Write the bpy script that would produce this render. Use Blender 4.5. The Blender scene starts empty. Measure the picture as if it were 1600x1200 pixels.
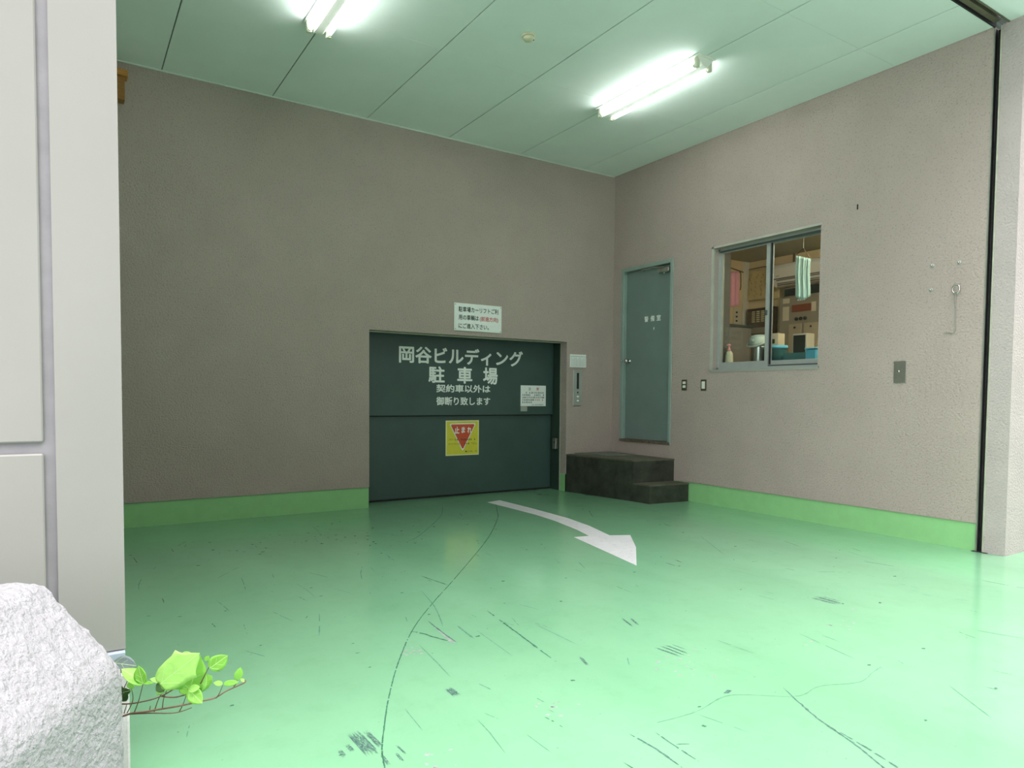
import bpy, math, random
from mathutils import Vector, Matrix, noise

R = math.radians
D = bpy.data
SC = bpy.context.scene
COL = SC.collection

# ------------------------------------------------------------------ camera, sky, exposure
# metres; the far room corner is the origin, back wall along -X, right wall along -Y
CAMP = Vector((-5.7967, -6.6817, 1.15))
FPX, YAW, PITCH, ROLL, SHIFT = 1077.23, 0.570837, -0.041725, 0.008291, 64.65
cd = D.cameras.new('camera')
cam = D.objects.new('camera', cd)
COL.objects.link(cam)
fw = Vector((math.sin(YAW) * math.cos(PITCH), math.cos(YAW) * math.cos(PITCH), math.sin(PITCH)))
rt = Vector((math.cos(YAW), -math.sin(YAW), 0))
up = rt.cross(fw)
r2 = rt * math.cos(ROLL) + up * math.sin(ROLL)
u2 = -rt * math.sin(ROLL) + up * math.cos(ROLL)
m = Matrix((r2, u2, -fw)).transposed().to_4x4()
m.translation = CAMP
cam.matrix_world = m
cd.sensor_fit = 'HORIZONTAL'
cd.sensor_width = 36.0
cd.lens = 36.0 * FPX / 1600.0
cd.shift_y = SHIFT / 1600.0
cd.clip_start = 0.05
SC.camera = cam

w = D.worlds.new('world')
SC.world = w
w.use_nodes = True
bg = w.node_tree.nodes['Background']
bg.inputs['Color'].default_value = (0.94, 0.965, 1.0, 1)      # even overcast sky
bg.inputs['Strength'].default_value = 2.9

sd = D.lights.new('overcast_sun', 'SUN')                      # soft brighter patch of the overcast sky
sd.energy = 3.0
sd.angle = R(70)
sd.color = (1.0, 0.98, 0.95)
sun = D.objects.new('overcast_sun', sd)
COL.objects.link(sun)
sun.rotation_euler = Vector((0.30, -0.60, 1.2)).to_track_quat('Z', 'Y').to_euler()

vs = SC.view_settings
vs.view_transform = 'Standard'
vs.look = 'None'
vs.gamma = 1.0
vs.use_curve_mapping = False
vs.exposure = 0.80

LAMP = 17.0      # emission of the fluorescent tubes

# ------------------------------------------------------------------ materials
def srgb(*c):
    return tuple(((v / 255) / 12.92 if v / 255 <= 0.04045 else ((v / 255 + 0.055) / 1.055) ** 2.4) for v in c)

def mat(name, col, rough=0.5, metal=0.0, var=0.0, vs_=6.0, bump=0.0, bs=60.0, spec=0.5, pits=0.0, ps=120.0,
        emit=0.0, trans=0.0, ecol=None, bdist=0.004, sss=0.0, streak=None):
    mt = D.materials.new(name)
    mt.use_nodes = True
    nt = mt.node_tree
    b = nt.nodes['Principled BSDF']
    b.inputs['Base Color'].default_value = (*col, 1)
    b.inputs['Roughness'].default_value = rough
    b.inputs['Metallic'].default_value = metal
    b.inputs['Specular IOR Level'].default_value = spec
    if trans:
        b.inputs['Transmission Weight'].default_value = trans
    if emit:
        b.inputs['Emission Color'].default_value = (*(ecol or col), 1)
        b.inputs['Emission Strength'].default_value = emit
    tc = nt.nodes.new('ShaderNodeTexCoord')
    src = tc.outputs['Object']
    if streak:
        mp = nt.nodes.new('ShaderNodeMapping')
        mp.inputs['Scale'].default_value = streak
        nt.links.new(src, mp.inputs['Vector'])
        vsrc = mp.outputs['Vector']
    else:
        vsrc = src
    cur = None
    if var:
        n = nt.nodes.new('ShaderNodeTexNoise')
        n.inputs['Scale'].default_value = vs_
        n.inputs['Detail'].default_value = 5
        n.inputs['Roughness'].default_value = 0.6
        nt.links.new(vsrc, n.inputs['Vector'])
        cr = nt.nodes.new('ShaderNodeValToRGB')
        cr.color_ramp.elements[0].position = 0.3
        cr.color_ramp.elements[1].position = 0.7
        cr.color_ramp.elements[0].color = (*[c * (1 - var) for c in col], 1)
        cr.color_ramp.elements[1].color = (*[min(1, c * (1 + var)) for c in col], 1)
        nt.links.new(n.outputs['Fac'], cr.inputs['Fac'])
        cur = cr.outputs['Color']
    if pits:
        n = nt.nodes.new('ShaderNodeTexNoise')
        n.inputs['Scale'].default_value = ps
        n.inputs['Detail'].default_value = 2
        nt.links.new(src, n.inputs['Vector'])
        cr = nt.nodes.new('ShaderNodeValToRGB')
        cr.color_ramp.elements[0].position = 0.30
        cr.color_ramp.elements[1].position = 0.42
        cr.color_ramp.elements[0].color = (1 - pits, 1 - pits, 1 - pits, 1)
        cr.color_ramp.elements[1].color = (1, 1, 1, 1)
        nt.links.new(n.outputs['Fac'], cr.inputs['Fac'])
        mx = nt.nodes.new('ShaderNodeMix')
        mx.data_type = 'RGBA'
        mx.blend_type = 'MULTIPLY'
        mx.inputs[0].default_value = 1
        if cur:
            nt.links.new(cur, mx.inputs[6])
        else:
            mx.inputs[6].default_value = (*col, 1)
        nt.links.new(cr.outputs['Color'], mx.inputs[7])
        cur = mx.outputs[2]
    if cur:
        nt.links.new(cur, b.inputs['Base Color'])
    if bump:
        n = nt.nodes.new('ShaderNodeTexNoise')
        n.inputs['Scale'].default_value = bs
        n.inputs['Detail'].default_value = 3
        n.inputs['Roughness'].default_value = 0.55
        nt.links.new(src, n.inputs['Vector'])
        bp = nt.nodes.new('ShaderNodeBump')
        bp.inputs['Strength'].default_value = bump
        bp.inputs['Distance'].default_value = bdist
        nt.links.new(n.outputs['Fac'], bp.inputs['Height'])
        nt.links.new(bp.outputs['Normal'], b.inputs['Normal'])
    return mt

M = {}
M['stucco'] = mat('stucco', (0.428, 0.356, 0.318), 0.85, var=0.04, vs_=2.2, bump=0.8, bs=62, bdist=0.010, pits=0.28, ps=75, spec=0.25)
M['stucco_out'] = mat('stucco_out', (0.46, 0.405, 0.385), 0.85, var=0.06, vs_=3, bump=0.8, bs=62, bdist=0.010, pits=0.15, ps=75, spec=0.25)
M['ceiling'] = mat('ceiling_paint', (0.80, 0.865, 0.85), 0.75, var=0.03, vs_=1.5, bump=0.08, bs=200, spec=0.2)
M['ceiling_gap'] = mat('ceiling_gap', (0.12, 0.17, 0.14), 0.9, var=0.1)
M['trimwhite'] = mat('trim_white', (0.62, 0.68, 0.62), 0.6, var=0.05)
M['green_skirt'] = mat('green_skirting_paint', (0.275, 0.57, 0.245), 0.45, var=0.05, vs_=8, bump=0.05, bs=90)
M['facade'] = mat('facade_panel', (0.290, 0.280, 0.258), 0.55, var=0.03, vs_=2, bump=0.04, bs=220, spec=0.3)
M['joint'] = mat('joint_sealant', (0.275, 0.26, 0.272), 0.7, var=0.12, vs_=9, bump=0.15, bs=60)
M['render'] = mat('base_render', (0.50, 0.48, 0.47), 0.85, var=0.15, vs_=14, bump=0.4, bs=120, pits=0.2)
M['flashing'] = mat('flashing', (0.50, 0.53, 0.66), 0.35, metal=0.4, var=0.1)
M['planter'] = mat('white_stucco_planter', (0.345, 0.328, 0.343), 0.8, var=0.06, vs_=25, bump=0.8, bs=58, bdist=0.018, pits=0.12, ps=60, spec=0.3)
M['liftdoor'] = mat('lift_door_paint', (0.046, 0.086, 0.078), 0.42, var=0.10, vs_=2.5, bump=0.03, bs=40)
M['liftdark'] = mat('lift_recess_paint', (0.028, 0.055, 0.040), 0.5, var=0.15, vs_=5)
M['black'] = mat('black_gap', (0.012, 0.012, 0.014), 0.7, var=0.2)
M['white_paint'] = mat('white_lettering', (0.86, 0.90, 0.86), 0.5, var=0.04, vs_=30)
M['sign_white'] = mat('sign_white', (0.84, 0.88, 0.85), 0.4, var=0.02, vs_=20)
M['ink'] = mat('sign_ink', (0.02, 0.045, 0.03), 0.5, var=0.1)
M['ink_soft'] = mat('print_soft', (0.22, 0.26, 0.23), 0.6, var=0.2)
M['red_ink'] = mat('red_ink', (0.55, 0.10, 0.09), 0.5, var=0.05)
M['yellow'] = mat('sticker_yellow', (0.72, 0.66, 0.05), 0.4, var=0.04, vs_=20)
M['yellow_edge'] = mat('sticker_edge', (0.86, 0.82, 0.45), 0.4, var=0.03)
M['red'] = mat('sticker_red', (0.66, 0.085, 0.03), 0.4, var=0.06, vs_=20)
M['teal_door'] = mat('teal_door_paint', (0.165, 0.228, 0.210), 0.4, var=0.07, vs_=2.5, bump=0.02, bs=60)
M['teal_frame'] = mat('teal_frame_paint', (0.26, 0.345, 0.305), 0.4, var=0.08, vs_=5)
M['chrome'] = mat('polished_metal', (0.62, 0.62, 0.58), 0.18, metal=1.0, var=0.03)
M['alu'] = mat('aluminium', (0.42, 0.45, 0.42), 0.45, metal=0.35, var=0.06, vs_=10)
M['alu_dark'] = mat('dark_aluminium_and_shade', (0.10, 0.12, 0.11), 0.5, metal=0.4, var=0.1)  # dark metal parts, also the shade painted into the window track gaps
M['steel_plate'] = mat('brushed_steel', (0.40, 0.40, 0.35), 0.36, metal=0.85, var=0.06, vs_=40)
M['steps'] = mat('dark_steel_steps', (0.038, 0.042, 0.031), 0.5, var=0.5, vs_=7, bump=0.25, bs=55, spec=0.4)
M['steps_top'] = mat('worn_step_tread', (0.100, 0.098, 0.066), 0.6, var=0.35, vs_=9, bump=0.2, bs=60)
M['mat_grey'] = mat('grey_green_mat', (0.16, 0.175, 0.14), 0.7, var=0.15, vs_=12)
M['dirty_alu'] = mat('dirty_threshold', (0.17, 0.14, 0.10), 0.6, metal=0.3, var=0.35, vs_=20)
M['switch_brown'] = mat('switch_plate', (0.10, 0.09, 0.055), 0.35, metal=0.5, var=0.1)
M['switch_white'] = mat('switch_button', (0.78, 0.80, 0.70), 0.35, var=0.02)
M['reader'] = mat('reader_panel', (0.44, 0.46, 0.42), 0.4, metal=0.4, var=0.04)
M['arrow'] = mat('arrow_paint', (0.66, 0.645, 0.66), 0.5, var=0.06, vs_=6, pits=0.18, ps=28)
M['scuff'] = mat('tyre_rubber_mark', (0.090, 0.175, 0.145), 0.24, var=0.45, vs_=90)
M['scuff_dark'] = mat('dark_scratch', (0.055, 0.165, 0.100), 0.24, var=0.35, vs_=40)
M['scuff_soft'] = mat('soft_scratch', (0.115, 0.275, 0.180), 0.24, var=0.2, vs_=40)
M['scuff_pale'] = mat('bare_concrete_scrape', (0.30, 0.36, 0.31), 0.24, var=0.2, vs_=50)
M['rail'] = mat('shutter_rail_metal', (0.30, 0.31, 0.26), 0.45, metal=0.6, var=0.2, vs_=8)
M['rail_edge'] = mat('pale_rail_edge', (0.46, 0.47, 0.36), 0.5, metal=0.2, var=0.15, vs_=12)
M['shutter_bar'] = mat('shutter_bottom_bar', (0.21, 0.205, 0.14), 0.4, metal=0.6, var=0.2, vs_=10)
M['lamp_body'] = mat('lamp_enamel', (0.80, 0.82, 0.76), 0.4, var=0.02)
M['socket'] = mat('lamp_socket', (0.62, 0.64, 0.50), 0.45, var=0.03)
M['tube'] = mat('lit_tube', (1.0, 1.0, 1.0), 0.3, emit=LAMP, ecol=(0.95, 1.0, 0.96))
M['detector'] = mat('detector_plastic', (0.62, 0.60, 0.44), 0.5, var=0.04)
M['orange'] = mat('orange_wood', (0.50, 0.22, 0.045), 0.45, var=0.15, vs_=10, streak=(1, 1, 8))
M['orange_dark'] = mat('brown_wood', (0.30, 0.13, 0.025), 0.5, var=0.2, vs_=10, streak=(1, 1, 8))
M['asphalt'] = mat('street_asphalt', (0.20, 0.20, 0.20), 0.9, var=0.2, vs_=30, bump=0.3, bs=200)
# guard room
M['cream'] = mat('cream_wall', (0.66, 0.51, 0.29), 0.8, var=0.05, vs_=3)
M['roomceil'] = mat('guard_room_ceiling', (0.40, 0.39, 0.30), 0.8, var=0.05)
M['roomfloor'] = mat('guard_room_floor', (0.22, 0.20, 0.17), 0.6, var=0.1)
M['pil'] = mat('pale_pilaster', (0.62, 0.58, 0.47), 0.7, var=0.05)
M['ac'] = mat('ac_plastic', (0.80, 0.76, 0.68), 0.35, var=0.02)
M['ac_dark'] = mat('ac_vent', (0.12, 0.10, 0.08), 0.5, var=0.1)
M['towel_green'] = mat('green_towel', (0.44, 0.60, 0.54), 0.95, var=0.08, vs_=40, bump=0.3, bs=300, streak=(4, 4, 0.6))
M['towel_pink'] = mat('pink_cloth', (0.72, 0.34, 0.42), 0.95, var=0.06, vs_=30, bump=0.3, bs=300)
M['paper_old'] = mat('yellowed_paper', (0.66, 0.51, 0.24), 0.8, var=0.1, vs_=9)
M['brown_ink'] = mat('brown_brush_ink', (0.28, 0.17, 0.05), 0.8, var=0.2)
M['wood_dark'] = mat('dark_wood', (0.10, 0.055, 0.025), 0.5, var=0.3, vs_=9, streak=(1, 1, 6))
M['keyback'] = mat('key_board_back', (0.11, 0.085, 0.05), 0.6, var=0.2)
M['brass'] = mat('pale_key_tag', (0.66, 0.55, 0.30), 0.4, var=0.1)
M['panelgrey'] = mat('control_cabinet_grey', (0.27, 0.235, 0.17), 0.45, var=0.05, vs_=4)
M['paneldoor'] = mat('cabinet_door_beige', (0.42, 0.35, 0.235), 0.5, var=0.06, vs_=4)
M['redpanel'] = mat('rust_red_panel', (0.22, 0.055, 0.025), 0.5, var=0.1)
M['paper'] = mat('note_paper', (0.60, 0.52, 0.38), 0.8, var=0.05)
M['screen'] = mat('dark_screen', (0.018, 0.026, 0.024), 0.15, var=0.1)
M['monitor'] = mat('monitor_case', (0.46, 0.44, 0.36), 0.45, var=0.04)
M['blue'] = mat('light_blue_plastic', (0.10, 0.42, 0.60), 0.4, var=0.05)
M['teal_dark'] = mat('teal_plastic', (0.045, 0.15, 0.155), 0.4, var=0.12)
M['pot_steel'] = mat('thermos_steel', (0.50, 0.53, 0.50), 0.22, metal=0.9, var=0.03)
M['pot_lid'] = mat('thermos_lid', (0.42, 0.50, 0.45), 0.35, var=0.03)
M['cabinet_grey'] = mat('grey_cabinet', (0.31, 0.29, 0.26), 0.5, var=0.06)
M['bottle'] = mat('soap_bottle', (0.55, 0.53, 0.38), 0.35, var=0.06)
M['pink_pump'] = mat('pink_pump', (0.75, 0.30, 0.30), 0.4, var=0.05)
# ivy
def leafmat(name, col, col2):
    mt = mat(name, col, 0.38, var=0.12, vs_=60, bump=0.15, bs=160, bdist=0.002)
    nt = mt.node_tree
    b = nt.nodes['Principled BSDF']
    out = nt.nodes['Material Output']
    tr = nt.nodes.new('ShaderNodeBsdfTranslucent')
    tr.inputs['Color'].default_value = (*col2, 1)
    mx = nt.nodes.new('ShaderNodeMixShader')
    mx.inputs['Fac'].default_value = 0.4
    nt.links.new(b.outputs[0], mx.inputs[1])
    nt.links.new(tr.outputs[0], mx.inputs[2])
    nt.links.new(mx.outputs[0], out.inputs['Surface'])
    return mt
M['leaf_light'] = leafmat('young_leaf', (0.50, 0.80, 0.24), (0.60, 0.92, 0.18))
M['leaf_mid'] = leafmat('green_leaf', (0.36, 0.68, 0.13), (0.50, 0.88, 0.10))
M['leaf_dark_shade'] = leafmat('dark_shaded_leaf', (0.10, 0.20, 0.07), (0.15, 0.30, 0.05))  # dark leaf colour, also carries the shadow on the rear leaves
M['leaf_grey'] = leafmat('grey_leaf', (0.30, 0.37, 0.37), (0.2, 0.3, 0.28))
M['vein'] = mat('leaf_vein', (0.62, 0.84, 0.36), 0.5, var=0.05)
M['stem'] = mat('brown_stem', (0.20, 0.105, 0.07), 0.55, var=0.25, vs_=60)
M['petiole'] = mat('dark_petiole', (0.10, 0.085, 0.035), 0.55, var=0.25, vs_=60)

def glass_mat():
    mt = D.materials.new('window_glass')
    mt.use_nodes = True
    nt = mt.node_tree
    nt.nodes.clear()
    o = nt.nodes.new('ShaderNodeOutputMaterial')
    t = nt.nodes.new('ShaderNodeBsdfTransparent')
    t.inputs['Color'].default_value = (0.90, 0.95, 0.92, 1)
    g = nt.nodes.new('ShaderNodeBsdfGlossy')
    g.inputs['Roughness'].default_value = 0.02
    f = nt.nodes.new('ShaderNodeFresnel')
    f.inputs['IOR'].default_value = 1.35
    mx = nt.nodes.new('ShaderNodeMixShader')
    nt.links.new(f.outputs[0], mx.inputs[0])
    nt.links.new(t.outputs[0], mx.inputs[1])
    nt.links.new(g.outputs[0], mx.inputs[2])
    nt.links.new(mx.outputs[0], o.inputs['Surface'])
    return mt
M['glass'] = glass_mat()

def floor_mat():
    mt = D.materials.new('green_floor_paint')
    mt.use_nodes = True
    nt = mt.node_tree
    N, L = nt.nodes.new, nt.links.new
    b = nt.nodes['Principled BSDF']
    tc = N('ShaderNodeTexCoord')
    n1 = N('ShaderNodeTexNoise'); n1.inputs['Scale'].default_value = 0.9; n1.inputs['Detail'].default_value = 6
    n2 = N('ShaderNodeTexNoise'); n2.inputs['Scale'].default_value = 7; n2.inputs['Detail'].default_value = 8
    n2.inputs['Roughness'].default_value = 0.7
    mp = N('ShaderNodeMapping'); mp.inputs['Scale'].default_value = (1.6, 0.5, 1)
    L(tc.outputs['Object'], mp.inputs['Vector'])
    L(mp.outputs[0], n1.inputs['Vector']); L(tc.outputs['Object'], n2.inputs['Vector'])
    r1 = N('ShaderNodeValToRGB')
    r1.color_ramp.elements[0].position = 0.3
    r1.color_ramp.elements[1].position = 0.72
    r1.color_ramp.elements[0].color = (0.180, 0.390, 0.222, 1)
    r1.color_ramp.elements[1].color = (0.220, 0.450, 0.268, 1)
    L(n1.outputs['Fac'], r1.inputs['Fac'])
    r2_ = N('ShaderNodeValToRGB')
    r2_.color_ramp.elements[0].position = 0.28
    r2_.color_ramp.elements[1].position = 0.5
    r2_.color_ramp.elements[0].color = (0.93, 0.95, 0.92, 1)
    r2_.color_ramp.elements[1].color = (1, 1, 1, 1)
    L(n2.outputs['Fac'], r2_.inputs['Fac'])
    mx = N('ShaderNodeMix'); mx.data_type = 'RGBA'; mx.blend_type = 'MULTIPLY'; mx.inputs[0].default_value = 1
    L(r1.outputs[0], mx.inputs[6]); L(r2_.outputs[0], mx.inputs[7])
    # fine dirt specks
    n3 = N('ShaderNodeTexNoise'); n3.inputs['Scale'].default_value = 55; n3.inputs['Detail'].default_value = 2
    L(tc.outputs['Object'], n3.inputs['Vector'])
    r3 = N('ShaderNodeValToRGB')
    r3.color_ramp.elements[0].position = 0.215
    r3.color_ramp.elements[1].position = 0.265
    r3.color_ramp.elements[0].color = (0.45, 0.55, 0.5, 1)
    r3.color_ramp.elements[1].color = (1, 1, 1, 1)
    L(n3.outputs['Fac'], r3.inputs['Fac'])
    mx2 = N('ShaderNodeMix'); mx2.data_type = 'RGBA'; mx2.blend_type = 'MULTIPLY'; mx2.inputs[0].default_value = 1
    L(mx.outputs[2], mx2.inputs[6]); L(r3.outputs[0], mx2.inputs[7])
    L(mx2.outputs[2], b.inputs['Base Color'])
    rr = N('ShaderNodeMapRange')
    rr.inputs['To Min'].default_value = 0.09
    rr.inputs['To Max'].default_value = 0.18
    L(n2.outputs['Fac'], rr.inputs['Value']); L(rr.outputs[0], b.inputs['Roughness'])
    bp = N('ShaderNodeBump'); bp.inputs['Strength'].default_value = 0.08; bp.inputs['Distance'].default_value = 0.003
    L(n2.outputs['Fac'], bp.inputs['Height']); L(bp.outputs[0], b.inputs['Normal'])
    b.inputs['Specular IOR Level'].default_value = 0.5
    return mt
M['floor'] = floor_mat()

# ------------------------------------------------------------------ mesh helpers
class MB:
    def __init__(s):
        s.v, s.f, s.sm = [], [], []
    def add(s, vs_, fs, smooth=False):
        o = len(s.v)
        s.v += [tuple(q) for q in vs_]
        s.f += [tuple(i + o for i in f) for f in fs]
        s.sm += [smooth] * len(fs)
        return s
    def box(s, x0, x1, y0, y1, z0, z1, b=0.0):
        if x0 > x1: x0, x1 = x1, x0
        if y0 > y1: y0, y1 = y1, y0
        if z0 > z1: z0, z1 = z1, z0
        if b <= 0:
            vs_ = [(x, y, z) for z in (z0, z1) for y in (y0, y1) for x in (x0, x1)]
            return s.add(vs_, [(0, 2, 3, 1), (4, 5, 7, 6), (0, 1, 5, 4), (2, 6, 7, 3), (0, 4, 6, 2), (1, 3, 7, 5)])
        # chamfered box
        X, Y, Z = (x0, x1), (y0, y1), (z0, z1)
        V, idx = [], {}
        for i in (0, 1):
            for j in (0, 1):
                for k in (0, 1):
                    sx, sy, sz = (1 - 2 * i) * b, (1 - 2 * j) * b, (1 - 2 * k) * b
                    for a, q in ((0, (X[i], Y[j] + sy, Z[k] + sz)), (1, (X[i] + sx, Y[j], Z[k] + sz)), (2, (X[i] + sx, Y[j] + sy, Z[k]))):
                        idx[i, j, k, a] = len(V)
                        V.append(q)
        F = []
        c = Vector(((x0 + x1) / 2, (y0 + y1) / 2, (z0 + z1) / 2))
        def q(ids):
            P = [Vector(V[t]) for t in ids]
            n = (P[1] - P[0]).cross(P[2] - P[0])
            mid = sum(P, Vector()) / len(P)
            F.append(tuple(ids) if n.dot(mid - c) > 0 else tuple(reversed(ids)))
        for i in (0, 1):
            q([idx[i, 0, 0, 0], idx[i, 1, 0, 0], idx[i, 1, 1, 0], idx[i, 0, 1, 0]])
            q([idx[0, i, 0, 1], idx[1, i, 0, 1], idx[1, i, 1, 1], idx[0, i, 1, 1]])
            q([idx[0, 0, i, 2], idx[1, 0, i, 2], idx[1, 1, i, 2], idx[0, 1, i, 2]])
            for j in (0, 1):
                q([idx[i, j, 0, 0], idx[i, j, 1, 0], idx[i, j, 1, 1], idx[i, j, 0, 1]])
                q([idx[i, 0, j, 0], idx[i, 1, j, 0], idx[i, 1, j, 2], idx[i, 0, j, 2]])
                q([idx[0, i, j, 1], idx[1, i, j, 1], idx[1, i, j, 2], idx[0, i, j, 2]])
                for k in (0, 1):
                    q([idx[i, j, k, 0], idx[i, j, k, 1], idx[i, j, k, 2]])
        return s.add(V, F)
    def prism(s, poly, z0, z1):
        """poly: xy list (counter-clockwise), extruded in z"""
        n = len(poly)
        vs_ = [(x, y, z0) for x, y in poly] + [(x, y, z1) for x, y in poly]
        fs = [tuple(reversed(range(n))), tuple(range(n, 2 * n))] + [(i, (i + 1) % n, n + (i + 1) % n, n + i) for i in range(n)]
        return s.add(vs_, fs)
    def extr(s, poly, f0, f1):
        """poly: 2-D list; f0/f1 map a 2-D point to 3-D on the two end planes"""
        n = len(poly)
        vs_ = [f0(*q) for q in poly] + [f1(*q) for q in poly]
        fs = [tuple(reversed(range(n))), tuple(range(n, 2 * n))] + [(i, (i + 1) % n, n + (i + 1) % n, n + i) for i in range(n)]
        return s.add(vs_, fs)
    def tube(s, pts, r, seg=8, cap=True):
        pts = [Vector(q) for q in pts]
        rs = r if isinstance(r, (list, tuple)) else [r] * len(pts)
        o = []
        prev = None
        for i, q in enumerate(pts):
            t = (pts[min(i + 1, len(pts) - 1)] - pts[max(i - 1, 0)]).normalized()
            a = prev if prev is not None else (Vector((0, 0, 1)) if abs(t.z) < 0.9 else Vector((1, 0, 0)))
            u = (a - t * a.dot(t)).normalized()
            v = t.cross(u)
            prev = u
            o += [q + (u * math.cos(k * math.tau / seg) + v * math.sin(k * math.tau / seg)) * rs[i] for k in range(seg)]
        n = len(pts)
        fs = [(i * seg + k, i * seg + (k + 1) % seg, (i + 1) * seg + (k + 1) % seg, (i + 1) * seg + k) for i in range(n - 1) for k in range(seg)]
        s.add(o, fs, True)
        if cap:
            s.add(o[:seg], [tuple(reversed(range(seg)))])
            s.add(o[-seg:], [tuple(range(seg))])
        return s
    def lathe(s, prof, c, axis='z', seg=20):
        """prof: (radius, height) list along axis from point c"""
        c = Vector(c)
        ax = {'x': Vector((1, 0, 0)), '-x': Vector((-1, 0, 0)), 'y': Vector((0, 1, 0)), '-y': Vector((0, -1, 0)), 'z': Vector((0, 0, 1)), '-z': Vector((0, 0, -1))}[axis]
        u = Vector((0, 1, 0)) if abs(ax.x) > 0.5 else Vector((1, 0, 0))
        v = ax.cross(u)
        o = []
        for r, h in prof:
            o += [c + ax * h + (u * math.cos(k * math.tau / seg) + v * math.sin(k * math.tau / seg)) * r for k in range(seg)]
        fs = [(i * seg + k, i * seg + (k + 1) % seg, (i + 1) * seg + (k + 1) % seg, (i + 1) * seg + k) for i in range(len(prof) - 1) for k in range(seg)]
        fs += [tuple(reversed(range(seg))), tuple((len(prof) - 1) * seg + k for k in range(seg))]
        return s.add(o, fs, True)
    def build(s, name, mt, parent=None, bevel=0.0, autosmooth=True):
        me = D.meshes.new(name)
        me.from_pydata(s.v, [], s.f)
        me.polygons.foreach_set('use_smooth', s.sm)
        me.materials.append(M[mt] if isinstance(mt, str) else mt)
        me.update()
        return link(name, me, parent)

def link(name, me, parent=None):
    o = D.objects.new(name, me)
    COL.objects.link(o)
    if parent:
        o.parent = parent
        if parent.type == 'EMPTY' or parent.location.length:
            o.matrix_parent_inverse = parent_inv(parent)
    return o

def parent_inv(p):
    mm = Matrix.Translation(p.location)
    q = p
    while q.parent:
        q = q.parent
        break
    return mm.inverted() if p.type == 'EMPTY' else Matrix.Identity(4)

def empty(name, loc):
    o = D.objects.new(name, None)
    o.location = loc
    o.empty_display_size = 0.1
    COL.objects.link(o)
    return o

def tag(o, label, cat, group=None):
    o['label'] = label
    o['category'] = cat
    if group:
        o['group'] = group
    return o

def struct(o, label=None):
    o['kind'] = 'structure'
    if label:
        o['label'] = label
    return o

def stuff(o):
    o['kind'] = 'stuff'
    return o

def slab(mb, f, us, vs_, holes, d0, d1):
    """wall slab with rectangular holes. us/vs_: outer ranges; holes: (u0,u1,v0,v1); f(u,v,d) -> xyz"""
    U = sorted(set([us[0], us[1]] + [h[i] for h in holes for i in (0, 1)]))
    V = sorted(set([vs_[0], vs_[1]] + [h[i] for h in holes for i in (2, 3)]))
    U = [u for u in U if us[0] <= u <= us[1]]
    V = [v for v in V if vs_[0] <= v <= vs_[1]]
    def solid(i, j):
        if i < 0 or j < 0 or i >= len(U) - 1 or j >= len(V) - 1:
            return False
        cu, cv = (U[i] + U[i + 1]) / 2, (V[j] + V[j + 1]) / 2
        return not any(h[0] < cu < h[1] and h[2] < cv < h[3] for h in holes)
    for i in range(len(U) - 1):
        for j in range(len(V) - 1):
            if not solid(i, j):
                continue
            a, b, c, d = U[i], U[i + 1], V[j], V[j + 1]
            mb.add([f(a, c, d0), f(b, c, d0), f(b, d, d0), f(a, d, d0)], [(0, 1, 2, 3)])
            mb.add([f(a, c, d1), f(b, c, d1), f(b, d, d1), f(a, d, d1)], [(3, 2, 1, 0)])
            if not solid(i - 1, j): mb.add([f(a, c, d0), f(a, d, d0), f(a, d, d1), f(a, c, d1)], [(0, 1, 2, 3)])
            if not solid(i + 1, j): mb.add([f(b, c, d0), f(b, d, d0), f(b, d, d1), f(b, c, d1)], [(3, 2, 1, 0)])
            if not solid(i, j - 1): mb.add([f(a, c, d0), f(b, c, d0), f(b, c, d1), f(a, c, d1)], [(3, 2, 1, 0)])
            if not solid(i, j + 1): mb.add([f(a, d, d0), f(b, d, d0), f(b, d, d1), f(a, d, d1)], [(0, 1, 2, 3)])
    return mb

# ------------------------------------------------------------------ lettering (flat glyph meshes from the built-in font)
def text_mesh(body, bold=0.0):
    cu = D.curves.new('lettering', 'FONT')
    cu.body = body
    cu.size = 1.0
    cu.offset = bold
    cu.resolution_u = 3
    ob = D.objects.new('lettering_tmp', cu)
    COL.objects.link(ob)
    dg = bpy.context.evaluated_depsgraph_get()
    me = D.meshes.new_from_object(ob.evaluated_get(dg))
    D.objects.remove(ob)
    return me

def lettering(body, mt, a, b, plane, d, parent, bold=0.0, name='lettering'):
    """fit glyphs into the rectangle a=(left,bottom) b=(right,top) of a wall plane at depth d; bold thickens the strokes.
    plane 'back': u = x, wall faces -y ; plane 'right': u = y (left has the larger y), wall faces -x"""
    src = text_mesh(body)
    co = [(v.co.x, v.co.y) for v in src.vertices]
    fs = [tuple(p.vertices) for p in src.polygons]
    D.meshes.remove(src)
    sh = [(0, 0)]
    if bold:
        sh += [(bold * math.cos(k * math.tau / 8), bold * math.sin(k * math.tau / 8)) for k in range(8)]
    x0 = min(c[0] for c in co) - bold; x1 = max(c[0] for c in co) + bold
    y0 = min(c[1] for c in co) - bold; y1 = max(c[1] for c in co) + bold
    mb = MB()
    for n, (ox, oy) in enumerate(sh):
        dd = d - 0.00002 * n
        V = []
        for (cx, cy) in co:
            u = a[0] + (cx + ox - x0) / (x1 - x0) * (b[0] - a[0])
            z = a[1] + (cy + oy - y0) / (y1 - y0) * (b[1] - a[1])
            V.append((u, dd, z) if plane == 'back' else (dd, u, z))
        mb.add(V, fs)
    return mb.build(name, mt, parent)

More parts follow.
